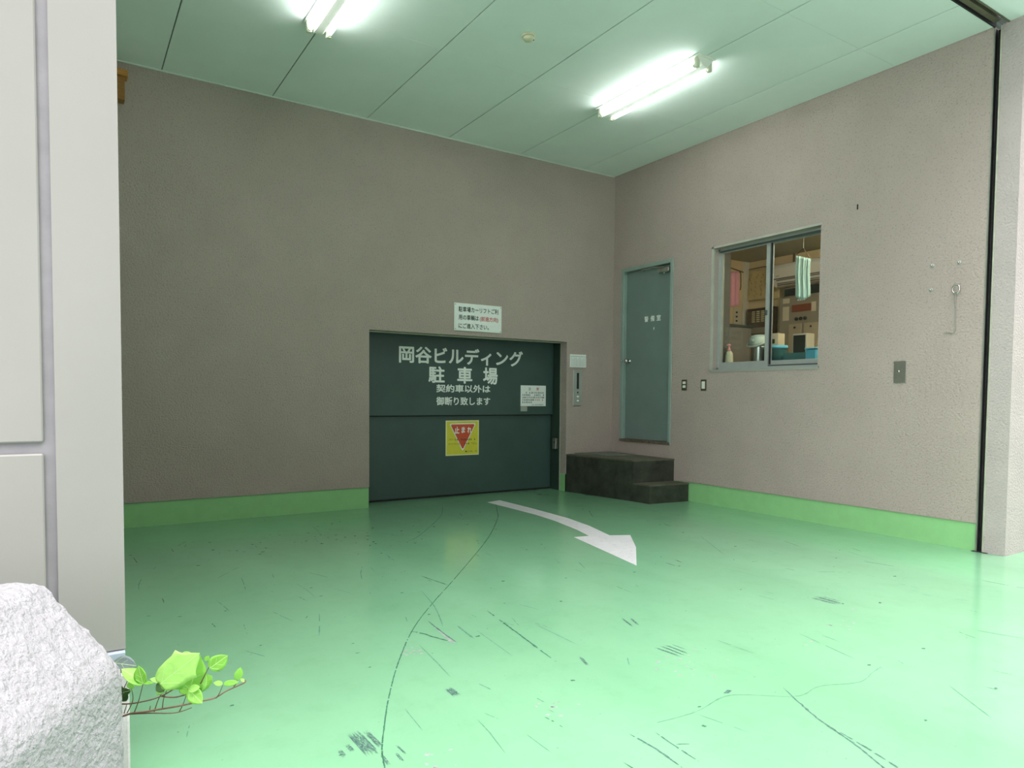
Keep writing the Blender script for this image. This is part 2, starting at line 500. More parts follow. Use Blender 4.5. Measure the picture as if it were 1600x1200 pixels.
def dashes(mt, rows, plane, d, parent, seed=1, name='fine_print', hgt=0.5):
    """rows of unreadably small print: rows = (u0, u1, z, size)"""
    rnd = random.Random(seed)
    mb = MB()
    for u0, u1, z, sz in rows:
        sgn = 1 if u1 > u0 else -1
        u = u0
        while (u1 - u) * sgn > sz * 0.5:
            wd = sz * rnd.uniform(0.5, 0.95)
            if rnd.random() > 0.16:
                for k in range(2):
                    zz = z + (k - 0.5) * sz * 0.45
                    h = sz * rnd.uniform(0.10, 0.26)
                    q = [(u, zz - h / 2), (u + sgn * wd, zz - h / 2), (u + sgn * wd, zz + h / 2), (u, zz + h / 2)]
                    mb.add([(a, d, c) if plane == 'back' else (d, a, c) for a, c in q], [(0, 1, 2, 3)])
                uu = u + sgn * wd * rnd.uniform(0.2, 0.8)
                t = sz * 0.11
                q = [(uu - t, z - sz * 0.4), (uu + t, z - sz * 0.4), (uu + t, z + sz * 0.4), (uu - t, z + sz * 0.4)]
                mb.add([(a, d, c) if plane == 'back' else (d, a, c) for a, c in q], [(0, 1, 2, 3)])
            u += sgn * sz * 1.05
    return stuff(mb.build(name, mt, parent))

# ================================================================== THE SETTING
H = 3.907          # ceiling
XL = -6.95         # left wall
YF = -4.42         # facade plane
LX0, LX1, LZ = -3.232, -0.726, 1.816     # lift opening
SK = 0.214         # skirting height

floor = MB().add([(XL - 0.2, -6.9, 0), (4.5, -6.9, 0), (4.5, YF + 0.06, 0), (0.14, YF + 0.06, 0), (0.14, 0.14, 0), (LX1 + 0.06, 0.14, 0), (LX1 + 0.06, 0.62, 0), (LX0 - 0.06, 0.62, 0), (LX0 - 0.06, 0.14, 0), (XL - 0.2, 0.14, 0)],
                 [tuple(range(10))]).build('floor', 'floor')
struct(floor, 'glossy mint green painted concrete floor with scuffs')

opp = MB()  # unseen block opposite, added and shaped to hold back low skylight
opp.box(-10.5, 32, -16.5, -12.5, -0.1, 10.5)
for kx in range(7):
    for kz in range(3):
        opp.box(-7.4 + kx * 4.6, -5.0 + kx * 4.6, -12.56, -12.48, 1.2 + kz * 3.1, 2.9 + kz * 3.1)
struct(opp.build('wall_opposite_blocker', mat('opposite_blocker_grey', (0.20, 0.195, 0.185), 0.8, var=0.08)), 'unseen grey building across the street, added to shape the daylight')

street = MB().box(-30, 30, -26, -6.9, -0.12, -0.02).build('street', 'asphalt')
struct(street, 'grey asphalt street outside the garage')

# walls --------------------------------------------------------------
wb = MB()
slab(wb, lambda u, v, d: (u, d, v), (XL, 0.0), (SK, H + 0.02), [(LX0, LX1, SK, LZ)], 0.0, 0.125)
wall_back = struct(wb.build('wall_back', 'stucco'), 'rough greige stucco back wall around the car lift opening')

DY0, DY1, DZ0, DZ1 = -1.022, -0.152, 0.612, 2.737      # guard door opening
WY0, WY1, WZ0, WZ1 = -2.845, -1.600, 1.444, 2.737      # guard window opening
RY0, RY1 = -4.262, -4.206                                # shutter rail slot
wr = MB()
slab(wr, lambda u, v, d: (d, u, v), (RY1, 0.125), (SK, H + 0.02), [(DY0, DY1, DZ0, DZ1), (WY0, WY1, WZ0, WZ1)], 0.0, 0.15)
wall_right = struct(wr.build('wall_right', 'stucco'), 'rough greige stucco right wall with guard door and window')

wl = MB().box(XL - 0.15, XL, YF + 0.2, 0.12, 0, H)
struct(wl.build('wall_left', 'stucco'), 'stucco side wall hidden behind the front pillar')

# facade pillar right of the opening
pr = MB()
pr.box(0.0, 0.15, YF + 0.015, RY0, 0.0, H)
pr.box(0.15, 4.5, YF + 0.015, YF + 0.25, 0.0, H)
struct(pr.build('wall_front_right', 'stucco_out'), 'pale stucco pillar right of the shutter rail')
MB().box(0.075, 0.15, RY0, RY1, 0.0, H).build('slot_back', 'black', wall_right)

# upper facade and roof slab over the garage
struct(MB().box(-9, 4.5, YF - 0.42, YF - 0.40, H, 7.5).build('wall_front_upper', 'facade'))
struct(MB().box(XL - 0.2, 3.0, -4.2, 0.7, H + 0.20, H + 0.40).build('ceiling_slab', 'ceiling_gap'))

# left facade pillar: core with separate panels
PX = -5.670
wf = MB()
wf.box(-9.0, PX - 0.004, YF + 0.011, YF + 0.24, 0.40, H - 0.001)
wall_fl = struct(wf.build('wall_front_left', 'joint'), 'pale grey panelled facade pillar left of the opening')
JX0, JX1 = -5.858, -5.830
def panel(x0, x1, z0, z1, ysz=0.0115):
    mb = MB().box(x0, x1, YF, YF + ysz, z0, z1, 0.004)
    return mb.build('facade_panel', 'facade', wall_fl)
# right strip wraps round the jamb, so it is an L in plan
mbp = MB().prism([(JX1, YF), (PX, YF), (PX, YF + 0.24), (PX - 0.0035, YF + 0.24), (PX - 0.0035, YF + 0.0105), (JX1, YF + 0.0105)], 0.41, H - 0.001)
mbp.build('facade_panel', 'facade', wall_fl)
panel(-7.4, JX0, 1.015, H - 0.001)
panel(-7.4, JX0, 0.41, 0.984)
panel(-9.0, -7.43, 1.015, H - 0.001)
panel(-9.0, -7.43, 0.41, 0.984)
fl = MB()
fl.extr([(0, 0), (0.03, -0.012), (0.03, 0.004), (0, 0.016)], lambda a, b: (-9.0, YF + 0.02 - a, 0.398 + b), lambda a, b: (PX - 0.002, YF + 0.02 - a, 0.398 + b))
fl.build('flashing', 'flashing', wall_fl)
bs = MB()
bs.box(-9.0, PX - 0.012, YF + 0.035, YF + 0.24, 0.33, 0.40)
bs.box(-9.0, PX + 0.008, YF + 0.004, YF + 0.24, 0.0, 0.335, 0.006)
bs.build('base_plinth', 'render', wall_fl)

# skirting ------------------------------------------------------------
b1 = MB()
b1.box(XL, LX0 - 0.002, 0.010, 0.12, 0.0, SK - 0.003)
b1.box(LX1 + 0.002, 0.0, 0.010, 0.12, 0.0, SK - 0.003)
struct(b1.build('baseboard_back', 'green_skirt'), 'green painted skirting along the back wall')
b2 = MB().box(0.010, 0.14, RY1 + 0.003, 0.010, 0.0, SK - 0.003)
struct(b2.build('baseboard_right', 'green_skirt'), 'green painted skirting along the right wall')

# ceiling of separate boards -------------------------------------------
ceil = MB().box(XL, 0.15, -4.208, 0.12, H + 0.012, H + 0.05).build('ceiling', 'ceiling_gap')
struct(ceil, 'pale mint ceiling of long painted boards')
xs = [XL, -6.005, -5.09, -4.172, -3.257, -2.342, -1.432, -0.517, 0.0]
ys = [0.0, -1.65, -3.48, -4.206]
for i in range(len(xs) - 1):
    for j in range(len(ys) - 1):
        g, gy = 0.004, 0.0012
        x0 = xs[i] + (0 if i == 0 else g); x1 = xs[i + 1] - (0 if i == len(xs) - 2 else g)
        y1 = ys[j] - (0 if j == 0 else gy); y0 = ys[j + 1] + (0 if j == 2 else gy)
        MB().box(x0, x1, y0, y1, H, H + 0.0118, 0.0012).build('ceiling_board', 'ceiling', ceil)
# soffit outside the shutter slot, run on as a canopy added for the daylight
sof = MB().box(-9.0, 4.5, YF - 0.399, YF + 0.0005, H, H + 0.20).box(PX + 0.001, -0.001, YF + 0.0005, -4.312, H, H + 0.20).build('ceiling_soffit', 'ceiling')
struct(sof, 'narrow mint soffit in front of the shutter slot, with canopy added for the daylight')
t1 = MB().box(XL, -0.012, -0.012, 0.0, H - 0.012, H).build('trim_1', 'trimwhite')
struct(t1)
t2 = MB().box(-0.006, 0.0, RY1, -0.0, H - 0.006, H).build('trim_2', 'stucco')
struct(t2)

# lift shaft behind the opening
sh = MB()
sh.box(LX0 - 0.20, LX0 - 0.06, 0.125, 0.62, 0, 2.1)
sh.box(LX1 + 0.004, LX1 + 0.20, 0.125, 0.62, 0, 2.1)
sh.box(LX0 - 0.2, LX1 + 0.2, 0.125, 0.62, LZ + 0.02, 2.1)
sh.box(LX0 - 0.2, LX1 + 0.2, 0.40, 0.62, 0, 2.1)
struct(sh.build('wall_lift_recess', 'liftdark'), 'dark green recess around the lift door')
tr = MB()
tr.box(LX1 - 0.004, LX1 + 0.003, 0.112, 0.130, 0.0, LZ)
tr.box(LX0, LX1, 0.112, 0.130, LZ - 0.012, LZ + 0.003)
struct(tr.build('trim_3', 'rail_edge'), 'thin pale metal edge strip around the lift opening')
tg = MB().box(LX1, LX1 + 0.06, 0.010, 0.111, 0.0, SK - 0.003)
tg.build('skirting_return', 'green_skirt', D.objects['baseboard_back'])

# ================================================================== LIFT DOOR
d1 = struct(empty('door_1', ((LX0 + LX1) / 2, 0.3, 0)), 'dark green two-leaf vertical car lift door with white lettering')
LU = MB().box(LX0 - 0.05, LX1 - 0.002, 0.27, 0.300, 0.932, LZ + 0.02, 0.004).build('upper_leaf', 'liftdoor', d1)
LL = MB().box(LX0 - 0.05, LX1 - 0.004, 0.312, 0.342, 0.022, 0.96, 0.004).build('lower_leaf', 'liftdoor', d1)
MB().box(LX0 - 0.05, LX1 - 0.004, 0.303, 0.311, 0.922, 0.945).build('rubber_seal', 'black', d1)
MB().box(LX0 - 0.05, LX1 - 0.004, 0.318, 0.336, 0.004, 0.022).build('bottom_seal', 'black', d1)
lettering('岡谷ビルディング', 'white_paint', (-2.792, 1.507), (-1.186, 1.697), 'back', 0.2685, LU, 0.026)
lettering('駐', 'white_paint', (-2.440, 1.296), (-2.238, 1.482), 'back', 0.2685, LU, 0.026)
lettering('車', 'white_paint', (-2.080, 1.294), (-1.882, 1.484), 'back', 0.2685, LU, 0.026)
lettering('場', 'white_paint', (-1.740, 1.289), (-1.540, 1.488), 'back', 0.2685, LU, 0.026)
lettering('契約車以外は', 'white_paint', (-2.343, 1.191), (-1.640, 1.281), 'back', 0.2685, LU, 0.024)
lettering('御断り致します', 'white_paint', (-2.343, 1.045), (-1.640, 1.141), 'back', 0.2685, LU, 0.024)

# stop sticker on the lower leaf
st = tag(empty('stop_sticker', (-1.985, 0.311, 0.468)), 'square yellow sticker with a red downward triangle on the lift door', 'sticker')
MB().box(-2.202, -1.768, 0.3085, 0.3115, 0.468, 0.871).build('border', 'yellow_edge', st)
MB().box(-2.190, -1.780, 0.3070, 0.3084, 0.480, 0.859).build('yellow_field', 'yellow', st)
def tri(cx, zt, zb, hw, r, d, mt, nm):
    mb = MB()
    pts = []
    for (px, pz) in ((cx - hw, zt), (cx, zb), (cx + hw, zt)):
        pts.append(Vector((px, pz)))
    poly = []
    n = 3
    for i in range(n):
        p0, p1, p2 = pts[i - 1], pts[i], pts[(i + 1) % n]
        a = (p0 - p1).normalized(); b = (p2 - p1).normalized()
        for k in range(5):
            t = k / 4
            poly.append(p1 + a * r * (1 - t) ** 2 + b * r * t ** 2)
    mb.add([(q.x, d, q.y) for q in poly], [tuple(range(len(poly)))])
    return mb.build(nm, mt, st)
tri(-1.983, 0.838, 0.512, 0.176, 0.03, 0.3062, 'sign_white', 'triangle_border')
tri(-1.983, 0.826, 0.535, 0.160, 0.025, 0.3056, 'red', 'red_triangle')
lettering('止', 'white_paint', (-2.090, 0.722), (-2.028, 0.800), 'back', 0.3050, st, 0.03)
lettering('ま', 'white_paint', (-2.002, 0.726), (-1.954, 0.797), 'back', 0.3050, st, 0.03)
lettering('れ', 'white_paint', (-1.924, 0.724), (-1.866, 0.795), 'back', 0.3050, st, 0.03)
lettering('パワーを', 'ink', (-2.164, 0.640), (-2.068, 0.664), 'back', 0.3050, st, 0.0)
dashes('ink', [(-2.060, -1.812, 0.650, 0.024)], 'back', 0.3050, st, 3)
lettering('サイドブレーキ', 'ink', (-2.168, 0.590), (-2.022, 0.614), 'back', 0.3050, st, 0.0)
dashes('ink', [(-2.015, -1.880, 0.602, 0.024)], 'back', 0.3050, st, 4)
lettering('下さい。', 'ink', (-1.872, 0.590), (-1.800, 0.614), 'back', 0.3050, st, 0.0)
mk = MB().add([(-1.952, 0.305, 0.513), (-1.940, 0.305, 0.499), (-1.928, 0.305, 0.513), (-1.940, 0.305, 0.522)], [(0, 1, 2, 3)])
mk.build('maker_mark', 'ink', st)
dashes('ink', [(-1.918, -1.800, 0.512, 0.013)], 'back', 0.3050, st, 5)

# caution notice + tape on the upper leaf
nt_ = tag(empty('caution_notice', (-1.028, 0.269, 1.036)), 'small white caution notice with black and red print on the lift door', 'notice')
MB().box(-1.214, -0.843, 0.2660, 0.2695, 1.036, 1.287).build('sheet', 'sign_white', nt_)
lettering('注', 'ink', (-1.104, 1.228), (-1.066, 1.264), 'back', 0.2655, nt_, 0.004)
lettering('意', 'red_ink', (-0.986, 1.228), (-0.948, 1.264), 'back', 0.2655, nt_, 0.01)
dashes('ink', [(-1.190, -0.866, 1.199, 0.024), (-1.190, -0.866, 1.170, 0.024), (-1.190, -0.866, 1.141, 0.024), (-1.190, -1.010, 1.112, 0.024), (-1.190, -1.050, 1.083, 0.024), (-1.050, -0.866, 1.052, 0.014)], 'back', 0.2655, nt_, 7)
dashes('red_ink', [(-1.000, -0.880, 1.112, 0.024)], 'back', 0.2655, nt_, 8)
tag(MB().box(-1.212, -1.117, 0.2675, 0.2697, 0.974, 1.033).build('tape_patch', mat('grey_tape', (0.33, 0.36, 0.31), 0.5, var=0.1)), 'little grey patch of tape directly below the caution notice', 'tape')

jb = tag(empty('junction_box', (-0.728, 0.20, 0.50)), 'small grey switch box inside the dark lift recess', 'switch box')
MB().box(-0.760, -0.724, 0.165, 0.235, 0.505, 0.640, 0.004).build('body', 'steel_plate', jb)
MB().lathe([(0.009, 0), (0.009, 0.006)], (-0.760, 0.20, 0.59), '-x', 10).build('button', 'ink', jb)

# ================================================================== SIGNS ON THE BACK WALL
sg = tag(empty('notice_sign', (-1.968, 0, 1.865)), 'white rectangular sign with black and red Japanese text above the lift door', 'sign')
MB().box(-2.270, -1.666, -0.014, -0.002, 1.865, 2.165, 0.003).build('board', 'sign_white', sg)
Ys = -0.0155
lettering('駐車場カーリフトご利', 'ink', (-2.218, 2.070), (-1.712, 2.128), 'back', Ys, sg, 0.018)
lettering('用の車輌は', 'ink', (-2.218, 1.982), (-1.966, 2.040), 'back', Ys, sg, 0.018)
lettering('(前進方向)', 'red_ink', (-1.952, 1.974), (-1.712, 2.036), 'back', Ys, sg, 0.018)
lettering('にご進入下さい。', 'ink', (-2.218, 1.890), (-1.835, 1.948), 'back', Ys, sg, 0.018)
for sx in (-2.255, -1.681):
    for sz in (1.882, 2.148):
        MB().lathe([(0.006, 0), (0.006, 0.002), (0.002, 0.003)], (sx, -0.014, sz), '-y', 8).build('screw', 'steel_plate', sg)

tp = tag(empty('timetable_plate', (-0.561, 0, 1.512)), 'small white plate of printed columns above the slotted control panel', 'plate')
MB().box(-0.684, -0.438, -0.016, -0.001, 1.512, 1.670, 0.003).build('plate', 'sign_white', tp)
mb = MB()
for i in range(14):
    x = -0.672 + i * 0.0172
    mb.box(x, x + 0.008, -0.0172, -0.0162, 1.640, 1.650)
mb.build('header_dots', 'ink_soft', tp)
mb = MB()
for i in range(13):
    x = -0.664 + i * 0.0172
    mb.box(x, x + 0.0032, -0.0172, -0.0162, 1.522, 1.632 - (0.02 if i % 4 == 1 else 0))
mb.build('printed_columns', 'ink_soft', tp)

cp = tag(empty('lift_call_panel', (-0.566, 0, 1.044)), 'tall narrow metal control panel with dark slot beside the lift opening', 'control panel')
MB().box(-0.634, -0.500, -0.016, -0.001, 1.044, 1.482, 0.004).build('panel', 'reader', cp)
MB().box(-0.582, -0.550, -0.018, -0.012, 1.250, 1.445).build('slot', 'black', cp)
MB().lathe([(0.010, 0), (0.010, 0.003), (0.006, 0.005)], (-0.567, -0.016, 1.207), '-y', 12).build('lamp', 'black', cp)
for z in (1.140, 1.090):
    o = MB().box(-0.594, -0.540, -0.020, -0.014, z, z + 0.034, 0.003).build('button', 'ink_soft', cp)
    MB().box(-0.586, -0.548, -0.0225, -0.0195, z + 0.006, z + 0.028, 0.002).build('button_face', 'switch_white', o)

ob = tag(empty('wooden_wall_box', (-5.5, 0, 3.543)), 'small orange wooden box fixed high on the back wall behind the pillar', 'box')
MB().box(-5.80, -5.374, -0.10, -0.001, 3.556, 3.745, 0.004).build('body', 'orange_dark', ob)
MB().box(-5.82, -5.350, -0.125, -0.001, 3.745, 3.795, 0.004).build('lid', 'orange', ob)
for z in (3.585, 3.70):
    MB().box(-5.47, -5.440, -0.106, -0.098, z, z + 0.016).build('hinge', 'sign_white', ob)

# ================================================================== STEPS TO THE GUARD DOOR
sp = tag(empty('steps', (-0.3, -0.6, 0)), 'dark two-tread stepped platform under the guard room door', 'steps')
mb = MB().prism([(-0.560, -1.016), (-0.002, -1.084), (-0.002, -0.002), (-0.718, -0.002)], 0.0, 0.440)
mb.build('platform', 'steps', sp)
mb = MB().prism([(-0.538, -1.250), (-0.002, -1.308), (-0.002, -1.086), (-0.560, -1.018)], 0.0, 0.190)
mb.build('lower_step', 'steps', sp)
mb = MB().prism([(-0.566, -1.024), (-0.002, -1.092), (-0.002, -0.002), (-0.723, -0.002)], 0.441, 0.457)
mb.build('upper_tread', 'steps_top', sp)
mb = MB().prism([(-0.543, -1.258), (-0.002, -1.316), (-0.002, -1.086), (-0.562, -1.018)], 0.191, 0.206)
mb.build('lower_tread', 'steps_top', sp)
tag(MB().prism([(-0.46, -0.44), (-0.06, -0.50), (-0.04, -0.02), (-0.60, -0.02)], 0.4575, 0.468).build('step_mat', 'mat_grey'), 'flat grey green mat in the corner on the top step', 'mat')

# ================================================================== GUARD ROOM DOOR
d2 = struct(empty('door_2', (0, -0.59, DZ0)), 'narrow teal steel guard room door with white lettering')
fr = MB()
fx0, fx1 = -0.012, 0.10
fr.box(fx0, fx1, DY1 - 0.052, DY1, DZ0, DZ1, 0.003)
fr.box(fx0, fx1, DY0, DY0 + 0.040, DZ0, DZ1, 0.003)
fr.box(fx0, fx1, DY0 + 0.040, DY1 - 0.052, DZ1 - 0.045, DZ1, 0.003)
fr.build('frame', 'teal_frame', d2)
MB().box(fx0 - 0.004, fx1, DY0 + 0.004, DY1 - 0.004, DZ0 - 0.004, DZ0 + 0.028, 0.003).build('threshold', 'dirty_alu', d2)
lf = MB().box(0.040, 0.080, DY0 + 0.043, DY1 - 0.055, DZ0 + 0.032, DZ1 - 0.050, 0.002).build('leaf', 'teal_door', d2)
lettering('警', 'white_paint', (-0.522, 2.056), (-0.590, 2.124), 'right', 0.0385, lf, 0.02)
lettering('備', 'white_paint', (-0.624, 2.056), (-0.692, 2.124), 'right', 0.0385, lf, 0.02)
lettering('室', 'white_paint', (-0.726, 2.056), (-0.794, 2.124), 'right', 0.0385, lf, 0.02)
kp = [(0.026, 0.0), (0.026, 0.006), (0.011, 0.010), (0.011, 0.034), (0.024, 0.042), (0.029, 0.056), (0.025, 0.070), (0.010, 0.076)]
MB().lathe(kp, (0.040, -0.268, 1.598), '-x', 18).build('knob', 'chrome', lf)
MB().lathe([(0.016, 0), (0.018, 0.008), (0.014, 0.016), (0.006, 0.018)], (-0.012, -0.186, 1.600), '-x', 14).build('lock_cylinder', 'chrome', d2)
dc = MB().box(-0.020, 0.038, -0.962, -0.790, 2.600, 2.648, 0.006).build('door_closer', 'rail', lf)
MB().lathe([(0.016, 0), (0.016, 0.014), (0.010, 0.018)], (0.009, -0.870, 2.600), '-z', 12).build('pivot', 'chrome', dc)
MB().tube([(-0.005, -0.880, 2.660), (-0.030, -0.740, 2.668), (-0.010, -0.530, 2.672)], 0.007, 6).build('arm', 'steel_plate', dc)
MB().tube([(0.02, -0.530, 2.672), (-0.018, -0.530, 2.672)], 0.012, 8).build('arm_bracket', 'chrome', dc)
MB().box(0.0375, 0.0398, -0.688, -0.680, 1.955, 1.985).build('paint_chip', 'sign_white', lf)

# ================================================================== SWITCHES, PLATE, HOOK
s1 = tag(empty('wall_switch', (0, -1.223, 1.235)), 'brown wall switch with two small white buttons beside the teal door', 'switch', 'wall switches between door and window')
MB().box(-0.010, -0.001, -1.262, -1.184, 1.235, 1.355, 0.003).build('plate', 'switch_brown', s1)
for z in (1.263, 1.305):
    MB().box(-0.016, -0.009, -1.246, -1.204, z, z + 0.030, 0.002).build('button', 'switch_white', s1)
s2 = tag(empty('wall_switch', (0, -1.502, 1.235)), 'brown wall switch with one tall white rocker below the window corner', 'switch', 'wall switches between door and window')
MB().box(-0.010, -0.001, -1.541, -1.463, 1.232, 1.352, 0.003).build('plate', 'switch_brown', s2)
MB().box(-0.016, -0.009, -1.524, -1.480, 1.252, 1.332, 0.002).build('rocker', 'switch_white', s2)

bp_ = tag(empty('blank_plate', (0, -3.598, 1.29)), 'blank brushed metal cover plate with a centre screw on right wall', 'cover plate')
MB().box(-0.009, -0.001, -3.650, -3.548, 1.290, 1.472, 0.003).build('plate', 'steel_plate', bp_)
MB().lathe([(0.010, 0), (0.010, 0.003), (0.004, 0.005)], (-0.009, -3.590, 1.385), '-x', 12).build('screw', 'chrome', bp_)

hk = tag(empty('eye_hook', (0, -4.018, 2.0)), 'metal eye hook with a wire hanging down near the shutter rail', 'hook')
ring = [(-0.030, -4.020 + 0.026 * math.cos(a), 2.006 + 0.034 * math.sin(a)) for a in [k * math.tau / 16 for k in range(17)]]
MB().tube(ring, 0.006, 6, False).build('ring', 'chrome', hk)
MB().tube([(0.0, -4.012, 1.982), (-0.030, -4.015, 1.974)], 0.008, 8).build('anchor_bolt', 'chrome', hk)
MB().tube([(-0.030, -4.018, 1.974), (-0.016, -4.016, 1.85), (-0.012, -4.017, 1.70), (-0.012, -4.010, 1.676), (-0.012, -3.990, 1.672), (-0.010, -3.935, 1.678)], 0.0035, 6).build('wire', 'steel_plate', hk)
for (y, z, lab) in ((-3.826, 2.219, 'upper left of three small anchor bolts by the eye hook'), (-4.024, 2.213, 'small anchor bolt straight above the eye hook'), (-3.823, 2.027, 'lower left of three small anchor bolts by the eye hook')):
    o = tag(empty('anchor_bolt', (0, y, z)), lab, 'bolt', 'anchor bolts on the right wall')
    MB().lathe([(0.015, 0), (0.015, 0.004), (0.012, 0.006)], (0.0, y, z), '-x', 10).build('washer', 'alu', o)
    MB().lathe([(0.008, 0), (0.008, 0.012), (0.005, 0.015)], (-0.006, y, z), '-x', 6).build('head', 'chrome', o)
MB().box(-0.003, 0.002, -3.195, -3.183, 2.800, 2.845).build('wall_chip', 'black', wall_right)

# ================================================================== SHUTTER RAIL AND SLOT
rl = tag(empty('shutter_rail', (0, -4.234, 0)), 'tall black vertical shutter guide rail set in the right wall', 'shutter rail')
MB().box(-0.003, 0.008, RY1 - 0.009, RY1, 0.0, H - 0.01).build('inner_flange', 'rail', rl)
MB().box(0.008, 0.05, RY1 - 0.006, RY1, 0.0, H - 0.01).build('channel_side', 'black', rl)
MB().box(-0.004, 0.05, RY0, RY0 + 0.010, 0.0, H - 0.01).build('outer_flange', 'rail_edge', rl)
MB().box(0.050, 0.072, RY0 + 0.012, RY1 - 0.010, 0.0, H - 0.01).build('channel_back', 'black', rl)
MB().box(-0.02, 0.05, RY0 - 0.03, RY1 + 0.02, 0.0, 0.004).build('foot_plate', 'black', rl)

rs = tag(empty('roller_shutter', (-3, -4.26, H)), 'raised roller shutter bottom bar in its dark ceiling slot', 'shutter')
MB().box(-5.66, -0.004, -4.220, -4.209, H - 0.008, H + 0.12).build('slot_edge', 'black', rs)
MB().box(-5.66, -0.004, -4.311, -4.300, H - 0.006, H + 0.12).build('slot_edge', 'shutter_bar', rs)
mb = MB().extr([(-4.228, 0.004), (-4.268, 0.004), (-4.272, 0.02), (-4.262, 0.10), (-4.234, 0.10), (-4.226, 0.02)], lambda a, b: (-0.06, a, H + b), lambda a, b: (-5.64, a, H + b))
mb.build('bottom_bar', 'shutter_bar', rs)
MB().box(-5.66, 0.07, -4.299, -4.221, H + 0.115, H + 0.12).build('slot_void', 'black', rs)

# ================================================================== CEILING LIGHTS, DETECTOR
def lamp(cx, label):
    y0, y1 = -2.750, -1.460
    t = tag(empty('ceiling_light', (cx, (y0 + y1) / 2, H)), label, 'light', 'twin tube ceiling lights')
    MB().box(cx - 0.100, cx + 0.100, y0, y1, H - 0.016, H - 0.001, 0.003).build('base_plate', 'lamp_body', t)
    MB().extr([(-0.085, 0), (-0.030, -0.062), (0.030, -0.062), (0.085, 0)], lambda a, b: (cx + a, y0 + 0.02, H - 0.016 + b), lambda a, b: (cx + a, y1 - 0.02, H - 0.016 + b)).build('reflector', 'lamp_body', t)
    for s in (-1, 1):
        tx, tz = cx + s * 0.072, H - 0.075
        MB().tube([(tx, y0 + 0.065, tz), (tx, y1 - 0.065, tz)], 0.0165, 14).build('tube', 'tube', t)
        for ye, sg_ in ((y0 + 0.045, 1), (y1 - 0.045, -1)):
            o = MB().box(tx - 0.019, tx + 0.019, ye - 0.018, ye + 0.018, H - 0.098, H - 0.016, 0.006).build('socket', 'socket', t)
            MB().tube([(tx, ye + sg_ * 0.018, tz), (tx, ye + sg_ * 0.032, tz)], 0.0172, 14).build('end_cap', 'alu', o)
    return t
lamp(-1.430, 'lit twin tube ceiling light nearer the guard room window')
lamp(-4.200, 'lit twin tube ceiling light cut by the top of the photo')

sm = tag(empty('smoke_detector', (-2.802, -2.208, H)), 'small round cream smoke detector between the ceiling lights', 'detector')
MB().lathe([(0.052, 0), (0.052, 0.010), (0.048, 0.014)], (-2.802, -2.208, H), '-z', 24).build('base', 'detector', sm)
MB().lathe([(0.046, 0.014), (0.044, 0.028), (0.034, 0.040), (0.012, 0.044)], (-2.802, -2.208, H), '-z', 24).build('dome', 'detector', sm)
MB().lathe([(0.005, 0), (0.005, 0.004)], (-2.772, -2.232, H - 0.036), '-z', 8).build('indicator', 'black', sm)

# ================================================================== WINDOW
w1 = struct(empty('window_1', (0.1, -2.22, WZ0)), 'two-sash aluminium sliding window of the guard room')
mb = MB()
for (a0, a1, b0, b1) in ((WY1 - 0.022, WY1, WZ0, WZ1), (WY0, WY0 + 0.022, WZ0, WZ1), (WY0, WY1, WZ1 - 0.020, WZ1), (WY0, WY1, WZ0, WZ0 + 0.030)):
    mb.box(0.080, 0.149, a0, a1, b0, b1)
mb.build('frame', 'alu', w1)
mb = MB()
for (a0, a1, b0, b1) in ((WY1 - 0.004, WY1 + 0.020, WZ0 - 0.012, WZ1 + 0.020), (WY0 - 0.016, WY1 + 0.02, WZ1, WZ1 + 0.020), (WY0 - 0.016, WY1 + 0.02, WZ0 - 0.016, WZ0 + 0.002)):
    mb.box(-0.008, 0.012, a0, a1, b0, b1)
mb.build('outer_trim', mat('window_trim', (0.44, 0.44, 0.38), 0.55, var=0.1), w1)
MB().box(-0.014, 0.080, WY0 - 0.016, WY1 + 0.010, WZ0 - 0.004, WZ0 + 0.010).build('sill', 'alu', w1)
MB().box(0.0780, 0.0799, WY0 + 0.022, WY1 - 0.022, WZ1 - 0.040, WZ1 - 0.020).build('track_gap_shade', 'alu_dark', w1)  # solid dark strip painting the shade between frame head and sash
MB().box(0.0960, 0.1150, WY0 + 0.022, -2.240, WZ0 + 0.030, WZ0 + 0.044).build('track_gap_shade', 'alu_dark', w1)  # dark strip painting the shade of the gap below the right sash
mb = MB()
mb.box(0.1505, 0.275, WY1, WY1 + 0.02, WZ0 - 0.02, WZ1 + 0.02)
mb.box(0.1505, 0.275, WY0 - 0.02, WY0, WZ0 - 0.02, WZ1 + 0.02)
mb.build('inner_jamb', mat('grey_brown_jamb', (0.085, 0.08, 0.068), 0.6, var=0.15), w1)
def sash(ya, yb, x0, x1, zb, stile_l, stile_r):
    mb = MB()
    z0, z1 = WZ0 + 0.026, WZ1 - 0.018
    mb.box(x0, x1, yb - stile_l, yb, z0, z1)
    mb.box(x0, x1, ya, ya + stile_r, z0, z1)
    mb.box(x0, x1, ya + stile_r, yb - stile_l, z0, z0 + zb)
    mb.box(x0, x1, ya + stile_r, yb - stile_l, z1 - 0.030, z1)
    s = mb.build('sash', 'alu', w1)
    xm = (x0 + x1) / 2
    MB().box(xm - 0.0025, xm + 0.0025, ya + stile_r - 0.004, yb - stile_l + 0.004, z0 + zb - 0.004, z1 - 0.026).build('pane', 'glass', s)
    return s
sl = sash(-2.240, WY1 - 0.022, 0.086, 0.110, 0.062, 0.022, 0.040)
sr = sash(WY0 + 0.022, -2.215, 0.116, 0.140, 0.062, 0.034, 0.022)
MB().box(0.100, 0.116, -2.253, -2.243, WZ0 + 0.05, WZ1 - 0.04).build('stile_gasket', 'black', sr)
MB().box(0.070, 0.086, -2.226, -2.204, 1.985, 2.035, 0.003).build('sash_lock', 'alu_dark', sl)

